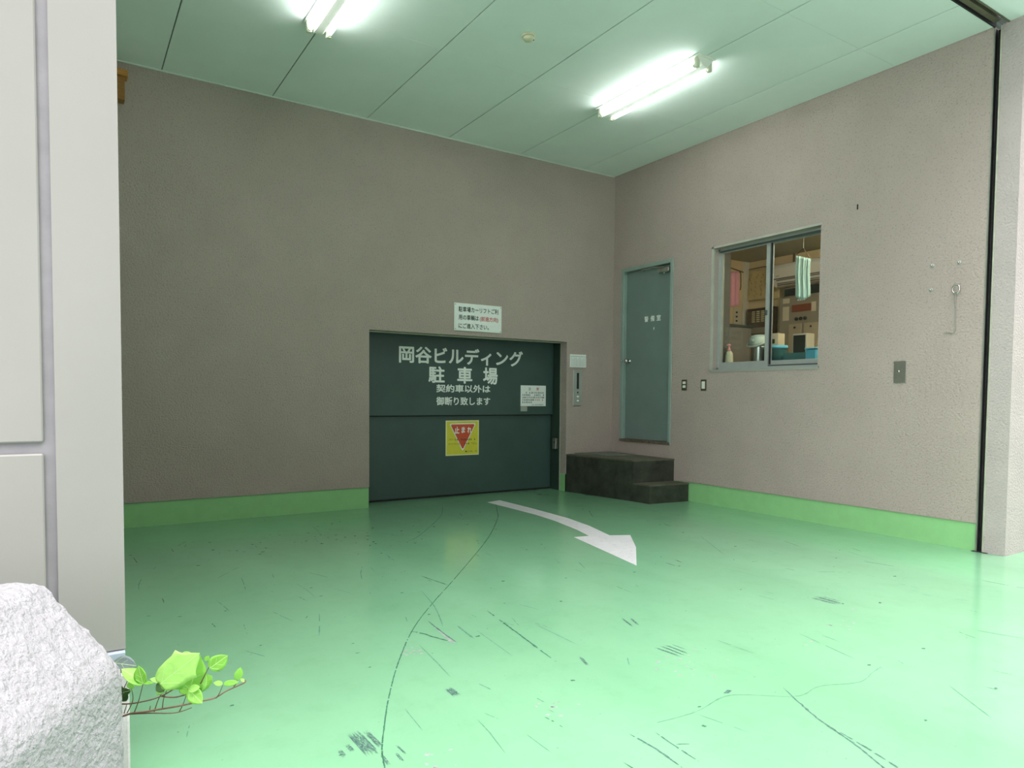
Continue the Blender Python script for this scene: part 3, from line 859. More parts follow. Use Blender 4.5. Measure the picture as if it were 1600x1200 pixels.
# ================================================================== GUARD ROOM BEHIND THE WINDOW
GX, GY0, GY1, GZ0, GZ1 = 2.45, -3.9, -0.10, 0.63, 3.10
struct(MB().box(0.15, GX, GY0, GY1, GZ0 - 0.1, GZ0).build('floor_guard_room', 'roomfloor'))
struct(MB().box(0.15, GX + 0.1, GY0 - 0.1, GY1 + 0.1, GZ1, GZ1 + 0.1).build('ceiling_guard_room', 'roomceil'))
struct(MB().box(GX, GX + 0.1, GY0 - 0.1, GY1 + 0.1, GZ0 - 0.1, GZ1).build('wall_guard_room_far', 'cream'))
struct(MB().box(0.15, GX, GY1, GY1 + 0.1, GZ0 - 0.1, GZ1).build('wall_guard_room_end', 'cream'))
struct(MB().box(0.15, GX, GY0 - 0.1, GY0, GZ0 - 0.1, GZ1).build('wall_guard_room_near', 'cream'))
struct(MB().box(2.32, GX, GY1 - 0.012, GY1, GZ0, GZ1).build('trim_4', 'pil'))

gl = tag(empty('guard_room_fill_light', (0.35, -3.3, GZ1)), 'unseen tube light added to light the guard room', 'light')  # out of view, added to brighten the room behind the window
MB().box(0.29, 0.41, -3.85, -2.75, GZ1 - 0.04, GZ1 - 0.001, 0.004).build('base_plate', 'lamp_body', gl)
MB().tube([(0.35, -3.80, GZ1 - 0.075), (0.35, -2.80, GZ1 - 0.075)], 0.0165, 12).build('tube', mat('guard_room_fill_tube', (1, 1, 1), 0.3, emit=190.0, ecol=(1.0, 0.93, 0.80)), gl)
for y in (-3.82, -2.78):
    MB().box(0.33, 0.37, y - 0.015, y + 0.015, GZ1 - 0.098, GZ1 - 0.04, 0.003).build('socket', 'socket', gl)

dk = tag(empty('desk', (0.55, -2.0, GZ0)), 'dark counter desk under the guard room window', 'desk')
MB().box(0.17, 0.92, -3.2, -1.15, 1.31, 1.34, 0.004).build('top', 'wood_dark', dk)
for x in (0.20, 0.86):
    for y in (-3.16, -1.22):
        MB().box(x, x + 0.04, y, y + 0.04, GZ0, 1.31).build('leg', 'alu_dark', dk)
DKZ = 1.340

# air conditioner
ac = tag(empty('air_conditioner', (2.33, -1.08, 2.65)), 'white wall air conditioner high on the guard room wall', 'air conditioner')
prof = [(2.449, 2.955), (2.27, 2.955), (2.215, 2.935), (2.195, 2.89), (2.205, 2.765), (2.215, 2.755), (2.220, 2.715), (2.25, 2.66), (2.30, 2.648), (2.449, 2.648)]
MB().extr(prof, lambda a, b: (a, -1.50, b), lambda a, b: (a, -0.690, b)).build('body', 'ac', ac)
MB().box(2.196, 2.212, -1.498, -0.692, 2.747, 2.757).build('panel_gap', 'ac_dark', ac)
mb = MB().extr([(2.213, 2.738), (2.243, 2.664), (2.250, 2.668), (2.220, 2.742)], lambda a, b: (a, -1.46, b), lambda a, b: (a, -0.74, b))
mb.build('air_outlet', 'ac_dark', ac)
for k in range(3):
    z = 2.680 + 0.02 * k
    x = 2.235 - 0.0081 * (k * 1.0)
    MB().box(x - 0.012, x + 0.004, -1.45, -0.75, z, z + 0.005).build('louver', 'ac', ac)
MB().box(2.198, 2.206, -0.79, -0.74, 2.785, 2.792).build('badge', 'ink_soft', ac)
tag(MB().tube([(2.435, -0.850, GZ1), (2.435, -0.850, 2.95)], 0.012, 8).build('ac_pipe', 'wood_dark'), 'thin dark pipe from ceiling to air conditioner', 'pipe')

# towel on a hanger near the glass
def cloth(name, fn, nu, nv, mt, parent, thick=0.004):
    mb = MB()
    mb.add([fn(i / nu, j / nv) for j in range(nv + 1) for i in range(nu + 1)],
           [(j * (nu + 1) + i, j * (nu + 1) + i + 1, (j + 1) * (nu + 1) + i + 1, (j + 1) * (nu + 1) + i) for j in range(nv) for i in range(nu)], True)
    o = mb.build(name, mt, parent)
    md = o.modifiers.new('thickness', 'SOLIDIFY')
    md.thickness = thick
    return o
tw = tag(empty('hanging_towel', (0.55, -2.29, 2.18)), 'pale green towel hung from a wire hanger inside the window', 'towel')
def tf(u, v):
    y = -2.205 - 0.172 * u
    top = 2.632 - 0.060 * u
    bot = 2.205 - 0.030 * math.sin(math.pi * u) - 0.012 * u
    wv = 0.005 * math.sin(u * 19) * (0.4 + 0.6 * v) + 0.002 * math.sin(u * 41 + 1)
    return (0.55 + wv, y + 0.006 * math.sin(v * 5), top + (bot - top) * v)
cloth('cloth', tf, 40, 14, 'towel_green', tw)
MB().tube([(0.55, -2.203, 2.632), (0.55, -2.290, 2.690), (0.55, -2.377, 2.572)], 0.004, 6).build('hanger', 'wood_dark', tw)
MB().tube([(0.55, -2.290, 2.690), (0.55, -2.292, 2.90), (0.55, -2.29, GZ1)], 0.0025, 6).build('cord', 'alu', tw)

pk = tag(empty('pink_cloth', (1.66, -0.5, 2.33)), 'pink cloth hanging from a dark rod at the left pane', 'cloth')
def pf(u, v):
    x = 1.50 + 0.25 * u
    return (x, -0.5 + 0.012 * math.sin(u * 17) * (0.3 + v), 2.815 + 0.03 * u + (2.335 - 2.815 + 0.03 * u) * v)
cloth('cloth', pf, 24, 12, 'towel_pink', pk)
MB().tube([(1.48, -0.5, 2.885), (1.84, -0.5, 2.842)], 0.008, 8).build('rod', 'wood_dark', pk)
MB().tube([(1.80, -0.5, 2.847), (1.80, -0.30, 2.847), (1.80, GY1 - 0.001, 2.847)], 0.010, 8).build('bracket', 'wood_dark', pk)
MB().tube([(1.79, -0.5, 2.84), (1.795, -0.5, 2.64), (1.785, -0.5, 2.60)], 0.006, 6).build('strap', 'wood_dark', pk)

ps = tag(empty('wall_poster', (2.44, -0.39, 2.54)), 'yellowed paper poster with brown brush writing tied to the wall', 'poster')
def psf(u, v):
    return (2.438 - 0.025 * v * v - 0.01 * math.sin(u * 3), -0.125 - (0.52 + 0.03 * v) * u + 0.03 * v, 2.985 - 0.03 * u - (0.43 - 0.0 * u) * v)
cloth('paper', psf, 16, 10, 'paper_old', ps, 0.002)
rnd = random.Random(5)
mb = MB()
for c in range(5):
    for r in range(11):
        y = -0.18 - 0.09 * c + rnd.uniform(-0.02, 0.02)
        z = 2.90 - 0.03 * r + rnd.uniform(-0.01, 0.01)
        if rnd.random() < 0.25: continue
        a, l = rnd.uniform(0.5, 2.4), rnd.uniform(0.02, 0.05)
        dy, dz = l * math.cos(a) / 2, l * math.sin(a) / 2
        vv = (2.985 - z) / 0.43
        x = 2.424 - 0.025 * vv * vv - 0.012
        t = 0.0045
        mb.add([(x, y - dy - t, z - dz), (x, y - dy + t, z - dz), (x, y + dy + t, z + dz), (x, y + dy - t, z + dz)], [(0, 1, 2, 3)])
stuff(mb.build('brush_strokes', 'brown_ink', ps))
MB().tube([(2.43, -0.12, 2.995), (2.43, -0.36, 3.0), (2.43, -0.65, 2.965)], 0.006, 6).build('top_rod', 'wood_dark', ps)

kc = tag(empty('key_cabinet', (2.40, -0.39, 2.055)), 'wooden framed key board with rows of pale tags', 'key board')
mb = MB()
mb.box(2.35, 2.449, -0.185, -0.172, 2.055, 2.418); mb.box(2.35, 2.449, -0.604, -0.590, 2.055, 2.418)
mb.box(2.35, 2.449, -0.604, -0.172, 2.405, 2.418); mb.box(2.35, 2.449, -0.604, -0.172, 2.055, 2.068)
mb.build('frame', 'wood_dark', kc)
MB().box(2.42, 2.449, -0.590, -0.185, 2.068, 2.405).build('back_board', 'keyback', kc)
MB().box(2.38, 2.42, -0.588, -0.187, 2.070, 2.150).build('drawer_front', 'panelgrey', kc)
for c in range(5):
    for r in range(6):
        y = -0.228 - c * 0.078
        z = 2.372 - r * 0.028
        MB().box(2.408, 2.4195, y - 0.024, y + 0.024, z, z + 0.017).build('key_tag', 'brass', kc)

# grey cabinet at the end wall
gc = tag(empty('grey_cabinet', (2.1, -0.2, GZ0)), 'grey cabinet against the end wall behind the soap bottle', 'cabinet')
MB().box(1.75, 2.24, -0.34, -0.102, GZ0, 2.13, 0.006).build('body', 'cabinet_grey', gc)
MB().box(1.73, 2.26, -0.36, -0.102, 2.13, 2.165, 0.006).build('top', 'alu_dark', gc)
wp = tag(empty('wall_strip', (2.22, -0.11, 2.198)), 'pale strip with dark knobs on the wall above grey cabinet', 'hook strip')
MB().box(2.13, 2.30, -0.112, -0.101, 2.200, 2.430, 0.003).build('board', 'paper', wp)
for z in (2.25, 2.31, 2.37):
    MB().lathe([(0.012, 0), (0.012, 0.015), (0.008, 0.02)], (2.19, -0.112, z), '-y', 8).build('knob', 'black', wp)

# control cabinet
cc = tag(empty('control_cabinet', (2.35, -1.15, GZ0)), 'tall beige grey alarm control cabinet under the air conditioner', 'control cabinet')
MB().box(2.26, 2.449, -1.62, -0.765, GZ0, 2.505, 0.006).build('body', 'panelgrey', cc)
MB().box(2.25, 2.2605, -1.240, -0.965, 2.293, 2.385).build('red_display', 'redpanel', cc)
for y in (-1.03, -1.095, -1.16):
    MB().lathe([(0.024, 0), (0.024, 0.012), (0.016, 0.025), (0.010, 0.026)], (2.26, y, 2.20), '-x', 12).build('dial', 'screen', cc)
for (a, b) in ((-1.110, -0.925), (-1.36, -1.150), (-1.60, -1.38)):
    o = MB().box(2.246, 2.2605, a, b, 1.72, 2.135, 0.003).build('door', 'paneldoor', cc)
    MB().lathe([(0.013, 0), (0.013, 0.012), (0.008, 0.014)], (2.246, (a + b) / 2, 2.088), '-x', 10).build('knob', 'black', o)
for (a, b, c_, d_) in ((-0.922, -0.821, 2.418, 2.482), (-0.918, -0.822, 2.190, 2.375), (-1.31, -1.245, 2.28, 2.40)):
    MB().box(2.256, 2.2605, a, b, c_, d_).build('note', 'paper', cc)
mb = MB()
for k in range(4):
    y = -1.05 - k * 0.03
    mb.box(2.257, 2.2605, y - 0.010, y + 0.010, 2.435, 2.455)
mb.build('indicator_row', 'sign_white', cc)
us = tag(empty('equipment_box', (2.38, -0.86, 2.506)), 'dark fronted equipment box on top of the control cabinet', 'equipment')
MB().box(2.33, 2.449, -0.975, -0.775, 2.506, 2.636, 0.004).build('case', 'panelgrey', us)
MB().box(2.325, 2.3305, -0.950, -0.790, 2.525, 2.620).build('dark_front', 'screen', us)
us = tag(empty('equipment_box', (2.38, -1.25, 2.506)), 'wide black equipment box right of the hanging towel', 'equipment')
MB().box(2.33, 2.449, -1.50, -1.03, 2.506, 2.640, 0.004).build('case', 'panelgrey', us)
MB().box(2.325, 2.3305, -1.480, -1.050, 2.520, 2.632).build('dark_front', 'screen', us)

# things on the desk
mo = tag(empty('monitor', (1.3, -1.75, 1.34)), 'small dark monitor with pale case in the right pane', 'monitor')
MB().box(1.305, 1.45, -1.842, -1.652, 1.545, 1.905, 0.006).build('case', 'monitor', mo)
MB().box(1.2985, 1.3055, -1.822, -1.672, 1.575, 1.885).build('screen', 'screen', mo)
MB().box(1.32, 1.44, -1.80, -1.69, GZ0 + 0.75, 1.545).build('stand', 'monitor', mo)
td = tag(empty('side_table', (1.38, -1.75, GZ0)), 'low table carrying the monitor in the guard room', 'table')
MB().box(1.12, 1.62, -2.10, -1.40, GZ0 + 0.71, GZ0 + 0.7495).build('top', 'wood_dark', td)
for x in (1.14, 1.56):
    for y in (-2.08, -1.46):
        MB().box(x, x + 0.04, y, y + 0.04, GZ0, GZ0 + 0.71).build('leg', 'wood_dark', td)

th = tag(empty('thermos_pot', (0.60, -1.735, DKZ)), 'steel electric thermos pot behind the left pane', 'thermos')
c = (0.60, -1.735, DKZ)
MB().lathe([(0.092, 0), (0.096, 0.02), (0.096, 0.37), (0.098, 0.385)], c, 'z', 28).build('body', 'pot_steel', th)
MB().lathe([(0.100, 0.386), (0.102, 0.42), (0.096, 0.47), (0.078, 0.50), (0.04, 0.512), (0.01, 0.514)], c, 'z', 28).build('lid', 'pot_lid', th)
hp = [(0.60 - 0.115 * math.cos(a) * 0.75 - 0.03, -1.735 + 0.115 * math.sin(a), DKZ + 0.43 - 0.055 * math.cos(a)) for a in [R(-88 + k * 11) for k in range(17)]]
MB().tube(hp, 0.009, 8).build('handle', 'pot_lid', th)
MB().box(0.47, 0.52, -1.75, -1.72, DKZ + 0.43, DKZ + 0.46, 0.008).build('spout', 'pot_lid', th)

bo = tag(empty('pump_bottle', (0.212, -1.655, DKZ)), 'clear soap bottle with a pink pump in the window corner', 'bottle')
MB().lathe([(0.040, 0), (0.043, 0.01), (0.043, 0.29), (0.030, 0.31), (0.016, 0.32)], (0.212, -1.655, DKZ), 'z', 20).build('body', 'bottle', bo)
MB().lathe([(0.018, 0.32), (0.018, 0.345), (0.009, 0.35), (0.009, 0.375)], (0.212, -1.655, DKZ), 'z', 14).build('neck', 'pink_pump', bo)
MB().box(0.180, 0.228, -1.668, -1.642, DKZ + 0.375, DKZ + 0.395, 0.005).build('pump_head', 'pink_pump', bo)

bb = tag(empty('blue_box', (0.5, -2.46, DKZ)), 'light blue plastic box at the right bottom of the window', 'box')
MB().box(0.45, 0.60, -2.530, -2.405, DKZ, 1.650, 0.012).build('body', 'blue', bb)
MB().box(0.445, 0.605, -2.535, -2.400, 1.650, 1.664, 0.005).build('lid', 'blue', bb)
tb = tag(empty('teal_basket', (0.62, -1.955, DKZ)), 'dark teal plastic tub just right of the window mullion', 'tub')
MB().lathe([(0.085, 0), (0.10, 0.35), (0.106, 0.36), (0.106, 0.375), (0.092, 0.376), (0.09, 0.34)], (0.62, -1.955, DKZ), 'z', 24).build('body', 'teal_dark', tb)
MB().lathe([(0.107, 0.345), (0.110, 0.36), (0.107, 0.38)], (0.62, -1.955, DKZ), 'z', 24).build('rim', 'blue', tb)
tr_ = tag(empty('teal_tray', (0.66, -2.22, DKZ)), 'long dark teal tray between tub and blue box', 'tray')
mb = MB()
mb.box(0.56, 0.76, -2.395, -2.075, DKZ, DKZ + 0.02); mb.box(0.56, 0.57, -2.395, -2.075, DKZ + 0.02, DKZ + 0.29); mb.box(0.75, 0.76, -2.395, -2.075, DKZ + 0.02, DKZ + 0.29)
mb.box(0.57, 0.75, -2.395, -2.385, DKZ + 0.02, DKZ + 0.29); mb.box(0.57, 0.75, -2.085, -2.075, DKZ + 0.02, DKZ + 0.29)
mb.build('body', 'teal_dark', tr_)
wbx = tag(empty('white_carton', (1.0, -1.62, GZ0)), 'white carton standing behind the window mullion', 'carton')
MB().box(0.98, 1.10, -1.70, -1.565, GZ0, 1.895, 0.004).build('body', 'paper', wbx)
MB().box(0.978, 0.9795, -1.655, -1.605, 1.78, 1.83).build('print', 'ink', wbx)

# ================================================================== FLOOR ARROW AND MARKS
ar = [(-1.993, -0.275), (-1.797, -0.214), (-1.799, -0.851), (-1.827, -1.488), (-1.899, -1.904), (-2.023, -2.324), (-1.864, -2.403),
      (-2.15, -2.78), (-2.543, -3.209), (-2.43, -2.70), (-2.324, -2.232), (-2.184, -2.255), (-2.107, -1.989), (-2.02, -1.56), (-1.985, -1.20), (-1.984, -0.821), (-1.991, -0.507)]
mb = MB().prism(list(reversed(ar)), 0.0002, 0.0016)
tag(mb.build('floor_arrow', 'arrow'), 'curved white painted arrow on the green floor', 'arrow')

def wob(pts, n):
    pts = [Vector((a, b)) for a, b in pts]
    out = []
    for i in range(len(pts) - 1):
        p0 = pts[max(i - 1, 0)]; p1 = pts[i]; p2 = pts[i + 1]; p3 = pts[min(i + 2, len(pts) - 1)]
        for k in range(n):
            t = k / n
            out.append(0.5 * ((2 * p1) + (p2 - p0) * t + (2 * p0 - 5 * p1 + 4 * p2 - p3) * t * t + (3 * p1 - p0 - 3 * p2 + p3) * t ** 3))
    out.append(pts[-1])
    return out

def strip(mb, pts, wd, seed=0, n=10, gap=0.0, z=0.0006, taper=True, jit=0.35):
    rnd = random.Random(seed)
    P = wob(pts, n)
    N = len(P)
    L_, R_ = [], []
    for i, q in enumerate(P):
        t = (P[min(i + 1, N - 1)] - P[max(i - 1, 0)])
        if t.length < 1e-7: t = Vector((0, -1))
        t.normalize()
        nrm = Vector((-t.y, t.x))
        f = i / (N - 1)
        ww = wd * (1 if not taper else min(1, 0.15 + 4 * min(f, 1 - f)))
        L_.append(q + nrm * ww * 0.5 * (1 + rnd.uniform(-jit, jit)))
        R_.append(q - nrm * ww * 0.5 * (1 + rnd.uniform(-jit, jit)))
    for i in range(N - 1):
        if gap and rnd.random() < gap: continue
        mb.add([(*L_[i], z), (*R_[i], z), (*R_[i + 1], z), (*L_[i + 1], z)], [(0, 1, 2, 3)])
    return mb

def mark(name, mt, specs):
    mb = MB()
    for k, sp_ in enumerate(specs):
        strip(mb, *sp_[:2], seed=k + len(name), **(sp_[2] if len(sp_) > 2 else {}))
    return mb.build(name, mt, floor)
curve = [(-1.986, -0.44), (-2.2, -0.82), (-2.428, -1.196), (-2.96, -1.914), (-3.694, -2.783), (-4.116, -3.264), (-4.387, -3.599), (-4.614, -3.948), (-4.788, -4.257), (-4.912, -4.508), (-4.965, -4.627), (-4.994, -4.721)]
mark('curved_trace', 'scuff_dark', [(curve, 0.0050, dict(n=24, taper=False, gap=0.06))])
mark('curved_trace', 'scuff_soft', [([(-2.479, -0.159), (-2.808, -0.774), (-3.378, -1.518), (-3.574, -1.698)], 0.008, dict(n=10))])
mark('dashed_scratch', 'scuff_dark', [([(-3.925, -3.529), (-3.953, -3.732), (-3.988, -3.978), (-4.035, -4.31)], 0.009, dict(n=14, gap=0.25, jit=0.6))])
mark('scratch', 'scuff_dark', [([(-4.414, -3.617), (-4.379, -3.673), (-4.341, -3.777), (-4.297, -3.872)], 0.010, dict(n=8, gap=0.12, jit=0.6))])
mb = MB().add([(-4.271, -3.53, 0.0007), (-4.318, -3.86, 0.0007), (-4.292, -3.875, 0.0007)], [(0, 1, 2)])
mb.build('scrape', 'scuff_pale', floor)
mark('scrape_edge', 'scuff', [([(-4.271, -3.53), (-4.285, -3.70), (-4.292, -3.875)], 0.008, dict(z=0.0009))])
mark('scratch', 'scuff_dark', [([(-3.923, -2.703), (-3.874, -2.982)], 0.008)])
mark('scratch', 'scuff_soft', [([(-4.064, -3.004), (-4.128, -3.298), (-4.195, -3.508), (-4.247, -3.647)], 0.006)])
mark('scratch', 'scuff_soft', [([(-4.178, -3.67), (-4.197, -3.868)], 0.012)])
mark('scratch', 'scuff_soft', [([(-4.453, -3.808), (-4.48, -4.054), (-4.5, -4.21)], 0.005)])
mark('scratch', 'scuff_soft', [([(-3.83, -3.845), (-3.827, -4.182)], 0.005)])
mark('scratch', 'scuff_soft', [([(-4.128, -3.773), (-4.16, -4.152)], 0.004)])
def tyre(specs, seed):
    mb = MB()
    rnd = random.Random(seed)
    for (a, b, wd) in specs:
        a, b = Vector(a), Vector(b)
        n = max(5, int(wd / 0.0022))
        t = (b - a); nr = Vector((-t.y, t.x)).normalized()
        for k in range(n):
            o = nr * wd * (k / (n - 1) - 0.5)
            s, e = rnd.uniform(-0.06, 0.14), rnd.uniform(0.84, 1.06)
            strip(mb, [a + o + t * s, a + o + t * (s + e) / 2, a + o + t * e], wd / n * 0.95, seed=rnd.randint(0, 9999), n=9, gap=0.16, jit=0.45)
    return mb.build('tyre_mark', 'scuff', floor)
tyre([((-5.011, -4.46), (-5.006, -4.623), 0.020), ((-4.989, -4.454), (-4.983, -4.62), 0.019), ((-4.960, -4.466), (-4.954, -4.596), 0.016)], 1)
tyre([((-5.078, -4.543), (-5.076, -4.591), 0.012), ((-5.045, -4.52), (-5.043, -4.57), 0.012)], 2)
tyre([((-4.973, -4.643), (-4.976, -4.715), 0.009)], 3)
tyre([((-4.928, -4.657), (-4.931, -4.713), 0.008)], 4)
tyre([((-4.908, -4.612), (-4.905, -4.676), 0.006)], 5)
tyre([((-4.560, -4.300), (-4.560, -4.385), 0.030)], 6)
tyre([((-2.151, -4.300), (-2.156, -4.462), 0.022), ((-2.195, -4.300), (-2.190, -4.452), 0.016), ((-2.118, -4.315), (-2.118, -4.43), 0.010)], 7)
tyre([((-3.542, -4.411), (-3.525, -4.542), 0.010), ((-3.507, -4.403), (-3.498, -4.55), 0.010), ((-3.477, -4.409), (-3.470, -4.545), 0.009), ((-3.447, -4.42), (-3.440, -4.50), 0.005)], 8)
tyre([((-3.389, -4.011), (-3.430, -4.13), 0.010)], 9)
tyre([((-3.352, -4.034), (-3.389, -4.13), 0.010)], 10)
tyre([((-3.910, -4.318), (-3.942, -4.41), 0.012)], 11)
tyre([((-2.309, -3.25), (-2.321, -3.354), 0.012)], 12)
tyre([((-2.188, -3.226), (-2.207, -3.311), 0.010)], 13)
mark('long_scratch', 'scuff', [([(-3.421, -4.998), (-3.488, -5.119), (-3.549, -5.24), (-3.61, -5.413), (-3.671, -5.54), (-3.70, -5.62)], 0.008, dict(gap=0.12, jit=0.6)),
                               ([(-3.563, -5.281), (-3.595, -5.433), (-3.634, -5.563), (-3.66, -5.64)], 0.007, dict(gap=0.25, jit=0.6))])
mark('long_scratch', 'scuff', [([(-4.202, -4.957), (-4.196, -5.072), (-4.209, -5.207)], 0.008, dict(gap=0.08))])
mark('long_scratch', 'scuff', [([(-4.118, -4.998), (-4.128, -5.092), (-4.137, -5.21)], 0.006, dict(gap=0.2))])
mark('scratch', 'scuff_soft', [([(-2.824, -5.333), (-2.997, -5.556)], 0.005)])
mark('scratch', 'scuff_soft', [([(-1.362, -2.7), (-1.758, -3.299)], 0.006)])
mark('scratch', 'scuff_soft', [([(-4.592, -4.596), (-4.604, -4.699), (-4.631, -4.844)], 0.004)])
mark('scratch', 'scuff_soft', [([(-4.776, -4.379), (-4.792, -4.563)], 0.0035)])
mark('scratch', 'scuff_soft', [([(-4.503, -4.774), (-4.502, -4.912)], 0.0035)])
MB().add([(-3.668, -4.907, 0.0007), (-3.650, -4.918, 0.0007), (-3.617, -4.908, 0.0007), (-3.629, -4.894, 0.0007)], [(0, 1, 2, 3)]).build('chip', 'scuff', floor)
mark('floor_crack', 'scuff_soft', [([(-4.062, -4.948), (-3.877, -4.961), (-3.703, -4.929), (-3.609, -4.958), (-3.442, -5.075), (-3.284, -5.066), (-3.11, -5.126), (-2.962, -5.1), (-2.871, -5.085)], 0.0028, dict(jit=0.8, taper=False))])
# pale bare patches
rnd = random.Random(21)
for (cx, cy, rx, ry, n) in ((-4.52, -3.87, 0.03, 0.03, 14), (-4.95, -4.80, 0.10, 0.05, 24), (-3.62, -4.62, 0.10, 0.08, 20), (-4.33, -4.62, 0.06, 0.05, 12), (-2.62, -4.72, 0.16, 0.05, 18), (-2.05, -4.55, 0.20, 0.04, 14)):
    mb = MB()
    for k in range(n):
        x, y = rnd.gauss(cx, rx), rnd.gauss(cy, ry)
        r = rnd.uniform(0.003, 0.012)
        q = [(x + r * rnd.uniform(0.5, 1.2) * math.cos(a), y + r * rnd.uniform(0.5, 1.2) * math.sin(a), 0.0005) for a in [j * math.tau / 6 for j in range(6)]]
        mb.add(q, [tuple(range(6))])
    stuff(mb.build('paint_wear', 'scuff_pale', floor))
# many fine hairline scratches, mostly along the driving direction
def hair(n, mt, seed, wr_):
    rnd = random.Random(seed)
    mb = MB()
    for k in range(n):
        x, y = rnd.uniform(-5.5, -0.6), rnd.uniform(-5.6, -0.6)
        a = rnd.gauss(-math.pi / 2, 0.28) if rnd.random() < 0.92 else rnd.uniform(0, math.tau)
        l = rnd.choice((0.04, 0.06, 0.10, 0.16, 0.28)) * rnd.uniform(0.7, 1.3)
        c = rnd.uniform(-0.03, 0.03) * l
        p = [(x, y), (x + math.cos(a) * l / 2 - math.sin(a) * c, y + math.sin(a) * l / 2 + math.cos(a) * c), (x + math.cos(a) * l, y + math.sin(a) * l)]
        if -0.8 < x and y > -1.5: continue
        strip(mb, p, rnd.uniform(*wr_), seed=k, n=5, gap=0.12)
    return stuff(mb.build('hairline_scratches', mt, floor))
hair(110, 'scuff_soft', 3, (0.003, 0.006))
hair(40, 'scuff_dark', 4, (0.0025, 0.005))
# small dark specks and smudges
rnd = random.Random(9)
mb = MB()
for k in range(150):
    if k < 70: x, y = rnd.gauss(-4.1, 0.55), rnd.gauss(-1.3, 0.35)
    else: x, y = rnd.uniform(-5.5, -0.8), rnd.uniform(-5.5, -0.6)
    r = rnd.uniform(0.003, 0.010)
    q = [(x + 1.6 * r * rnd.uniform(0.4, 1.2) * math.cos(a), y + r * rnd.uniform(0.4, 1.2) * math.sin(a), 0.0005) for a in [j * math.tau / 7 for j in range(7)]]
    mb.add(q, [tuple(range(7))])
stuff(mb.build('dirt_specks', 'scuff_dark', floor))

# ================================================================== PLANTER WALL
dv = Vector((0.492, 0.870, 0)).normalized()      # runs away from the camera
ev = Vector((dv.y, -dv.x, 0))                     # to the right
A = Vector((-5.861, -4.759, 0))
prof = [(-0.42, 0.0), (-0.42, 0.708), (-0.012, 0.714), (0.012, 0.706), (0.166, 0.535), (0.183, 0.505), (0.186, 0.48), (0.190, 0.0)]
pp = []
for i in range(len(prof) - 1):
    a, b = Vector(prof[i]), Vector(prof[i + 1])
    n = max(1, int((b - a).length / 0.012))
    pp += [a.lerp(b, k / n) for k in range(n)]
pp.append(Vector(prof[-1]))
NL = 150
LEN = 2.0
V, F = [], []
def pdisp(P, nrm, amt=1.0):
    h = noise.noise(P * 40) * 0.0042 + noise.noise(P * 85) * 0.0030 + noise.noise(P * 9) * 0.003
    return P + nrm * h * amt
rows = len(pp)
for j in range(NL + 1):
    s = -LEN * (j / NL)
    for i, q in enumerate(pp):
        a, b = pp[max(i - 1, 0)], pp[min(i + 1, rows - 1)]
        t = (b - a).normalized()
        n2 = Vector((-t.y, t.x))
        # round the far end slightly
        near = min(1.0, -s / 0.02)
        sh_ = 0.006 * (1 - near)
        P = A + ev * q.x + dv * s + Vector((0, 0, q.y))
        N3 = ev * n2.x + Vector((0, 0, n2.y))
        P = P - N3 * sh_
        V.append(pdisp(P, N3))
for j in range(NL):
    for i in range(rows - 1):
        F.append((j * rows + i, j * rows + i + 1, (j + 1) * rows + i + 1, (j + 1) * rows + i))
F.append(tuple(range(rows)))
F.append(tuple(NL * rows + i for i in reversed(range(rows))))
mb = MB().add(V, F, True)
mb.sm[-1] = mb.sm[-2] = False
tag(mb.build('planter_wall', 'planter'), 'rough white stucco low planter wall with a chamfered top', 'planter wall')

# ================================================================== IVY
# rooted between the planter's far end and the pillar
iv = tag(empty('ivy', (-5.80, -4.58, 0.0)), 'sprig of bright green ivy growing out behind the white planter wall', 'ivy')
SO, SX, SY = Vector((-5.73602, -4.70376, 0.56672)), Vector((0.00020156, -0.00012933, 0.00000198)) , Vector((-0.00000373, -0.00000948, -0.00023928))
SD = Vector((0.12774, 1.08651, -0.42166))          # into the sprig's depth
SN = Vector((-0.10925, -0.92870, 0.35438))          # side of the sprig that faces the street
def ip(X, Y, t=1.72):
    """sprig coordinates (fractions of a millimetre along the sprig, height, depth) to world"""
    return SO + SX * X + SY * Y + SD * (t - 1.72)
IP = ip
def stem(pts, r, mt='stem', root=None, name='stem'):
    P = [IP(*q) for q in pts]
    if root: P = [Vector(q) for q in root] + P
    out = []
    n = 5
    for i in range(len(P) - 1):
        p0 = P[max(i - 1, 0)]; p1 = P[i]; p2 = P[i + 1]; p3 = P[min(i + 2, len(P) - 1)]
        for k in range(n):
            t = k / n
            out.append(0.5 * ((2 * p1) + (p2 - p0) * t + (2 * p0 - 5 * p1 + 4 * p2 - p3) * t * t + (3 * p1 - p0 - 3 * p2 + p3) * t ** 3))
    out.append(P[-1])
    N = len(out)
    MB().tube(out, [r * (1 - 0.5 * i / N) for i in range(N)], 7).build(name, mt, iv)
rootA = [(-5.84, -4.52, 0.0), (-5.83, -4.54, 0.16), (-5.78, -4.60, 0.29)]
rootB = [(-5.86, -4.50, 0.0), (-5.85, -4.52, 0.22), (-5.79, -4.58, 0.345)]
stem([(165, 940, 1.74), (300, 900, 1.73), (450, 880, 1.72), (620, 850, 1.71), (790, 820, 1.70), (1000, 775, 1.70), (1170, 735, 1.71), (1300, 660, 1.72), (1480, 580, 1.73), (1490, 550, 1.73)], 0.0030, root=rootA)
stem([(165, 805, 1.76), (400, 780, 1.74), (620, 715, 1.72), (840, 580, 1.70)], 0.0026, root=rootB)
stem([(620, 720, 1.72), (750, 730, 1.72), (870, 700, 1.71), (920, 665, 1.71)], 0.0020)
stem([(300, 905, 1.73), (500, 895, 1.72), (760, 890, 1.71), (930, 835, 1.70)], 0.0018)
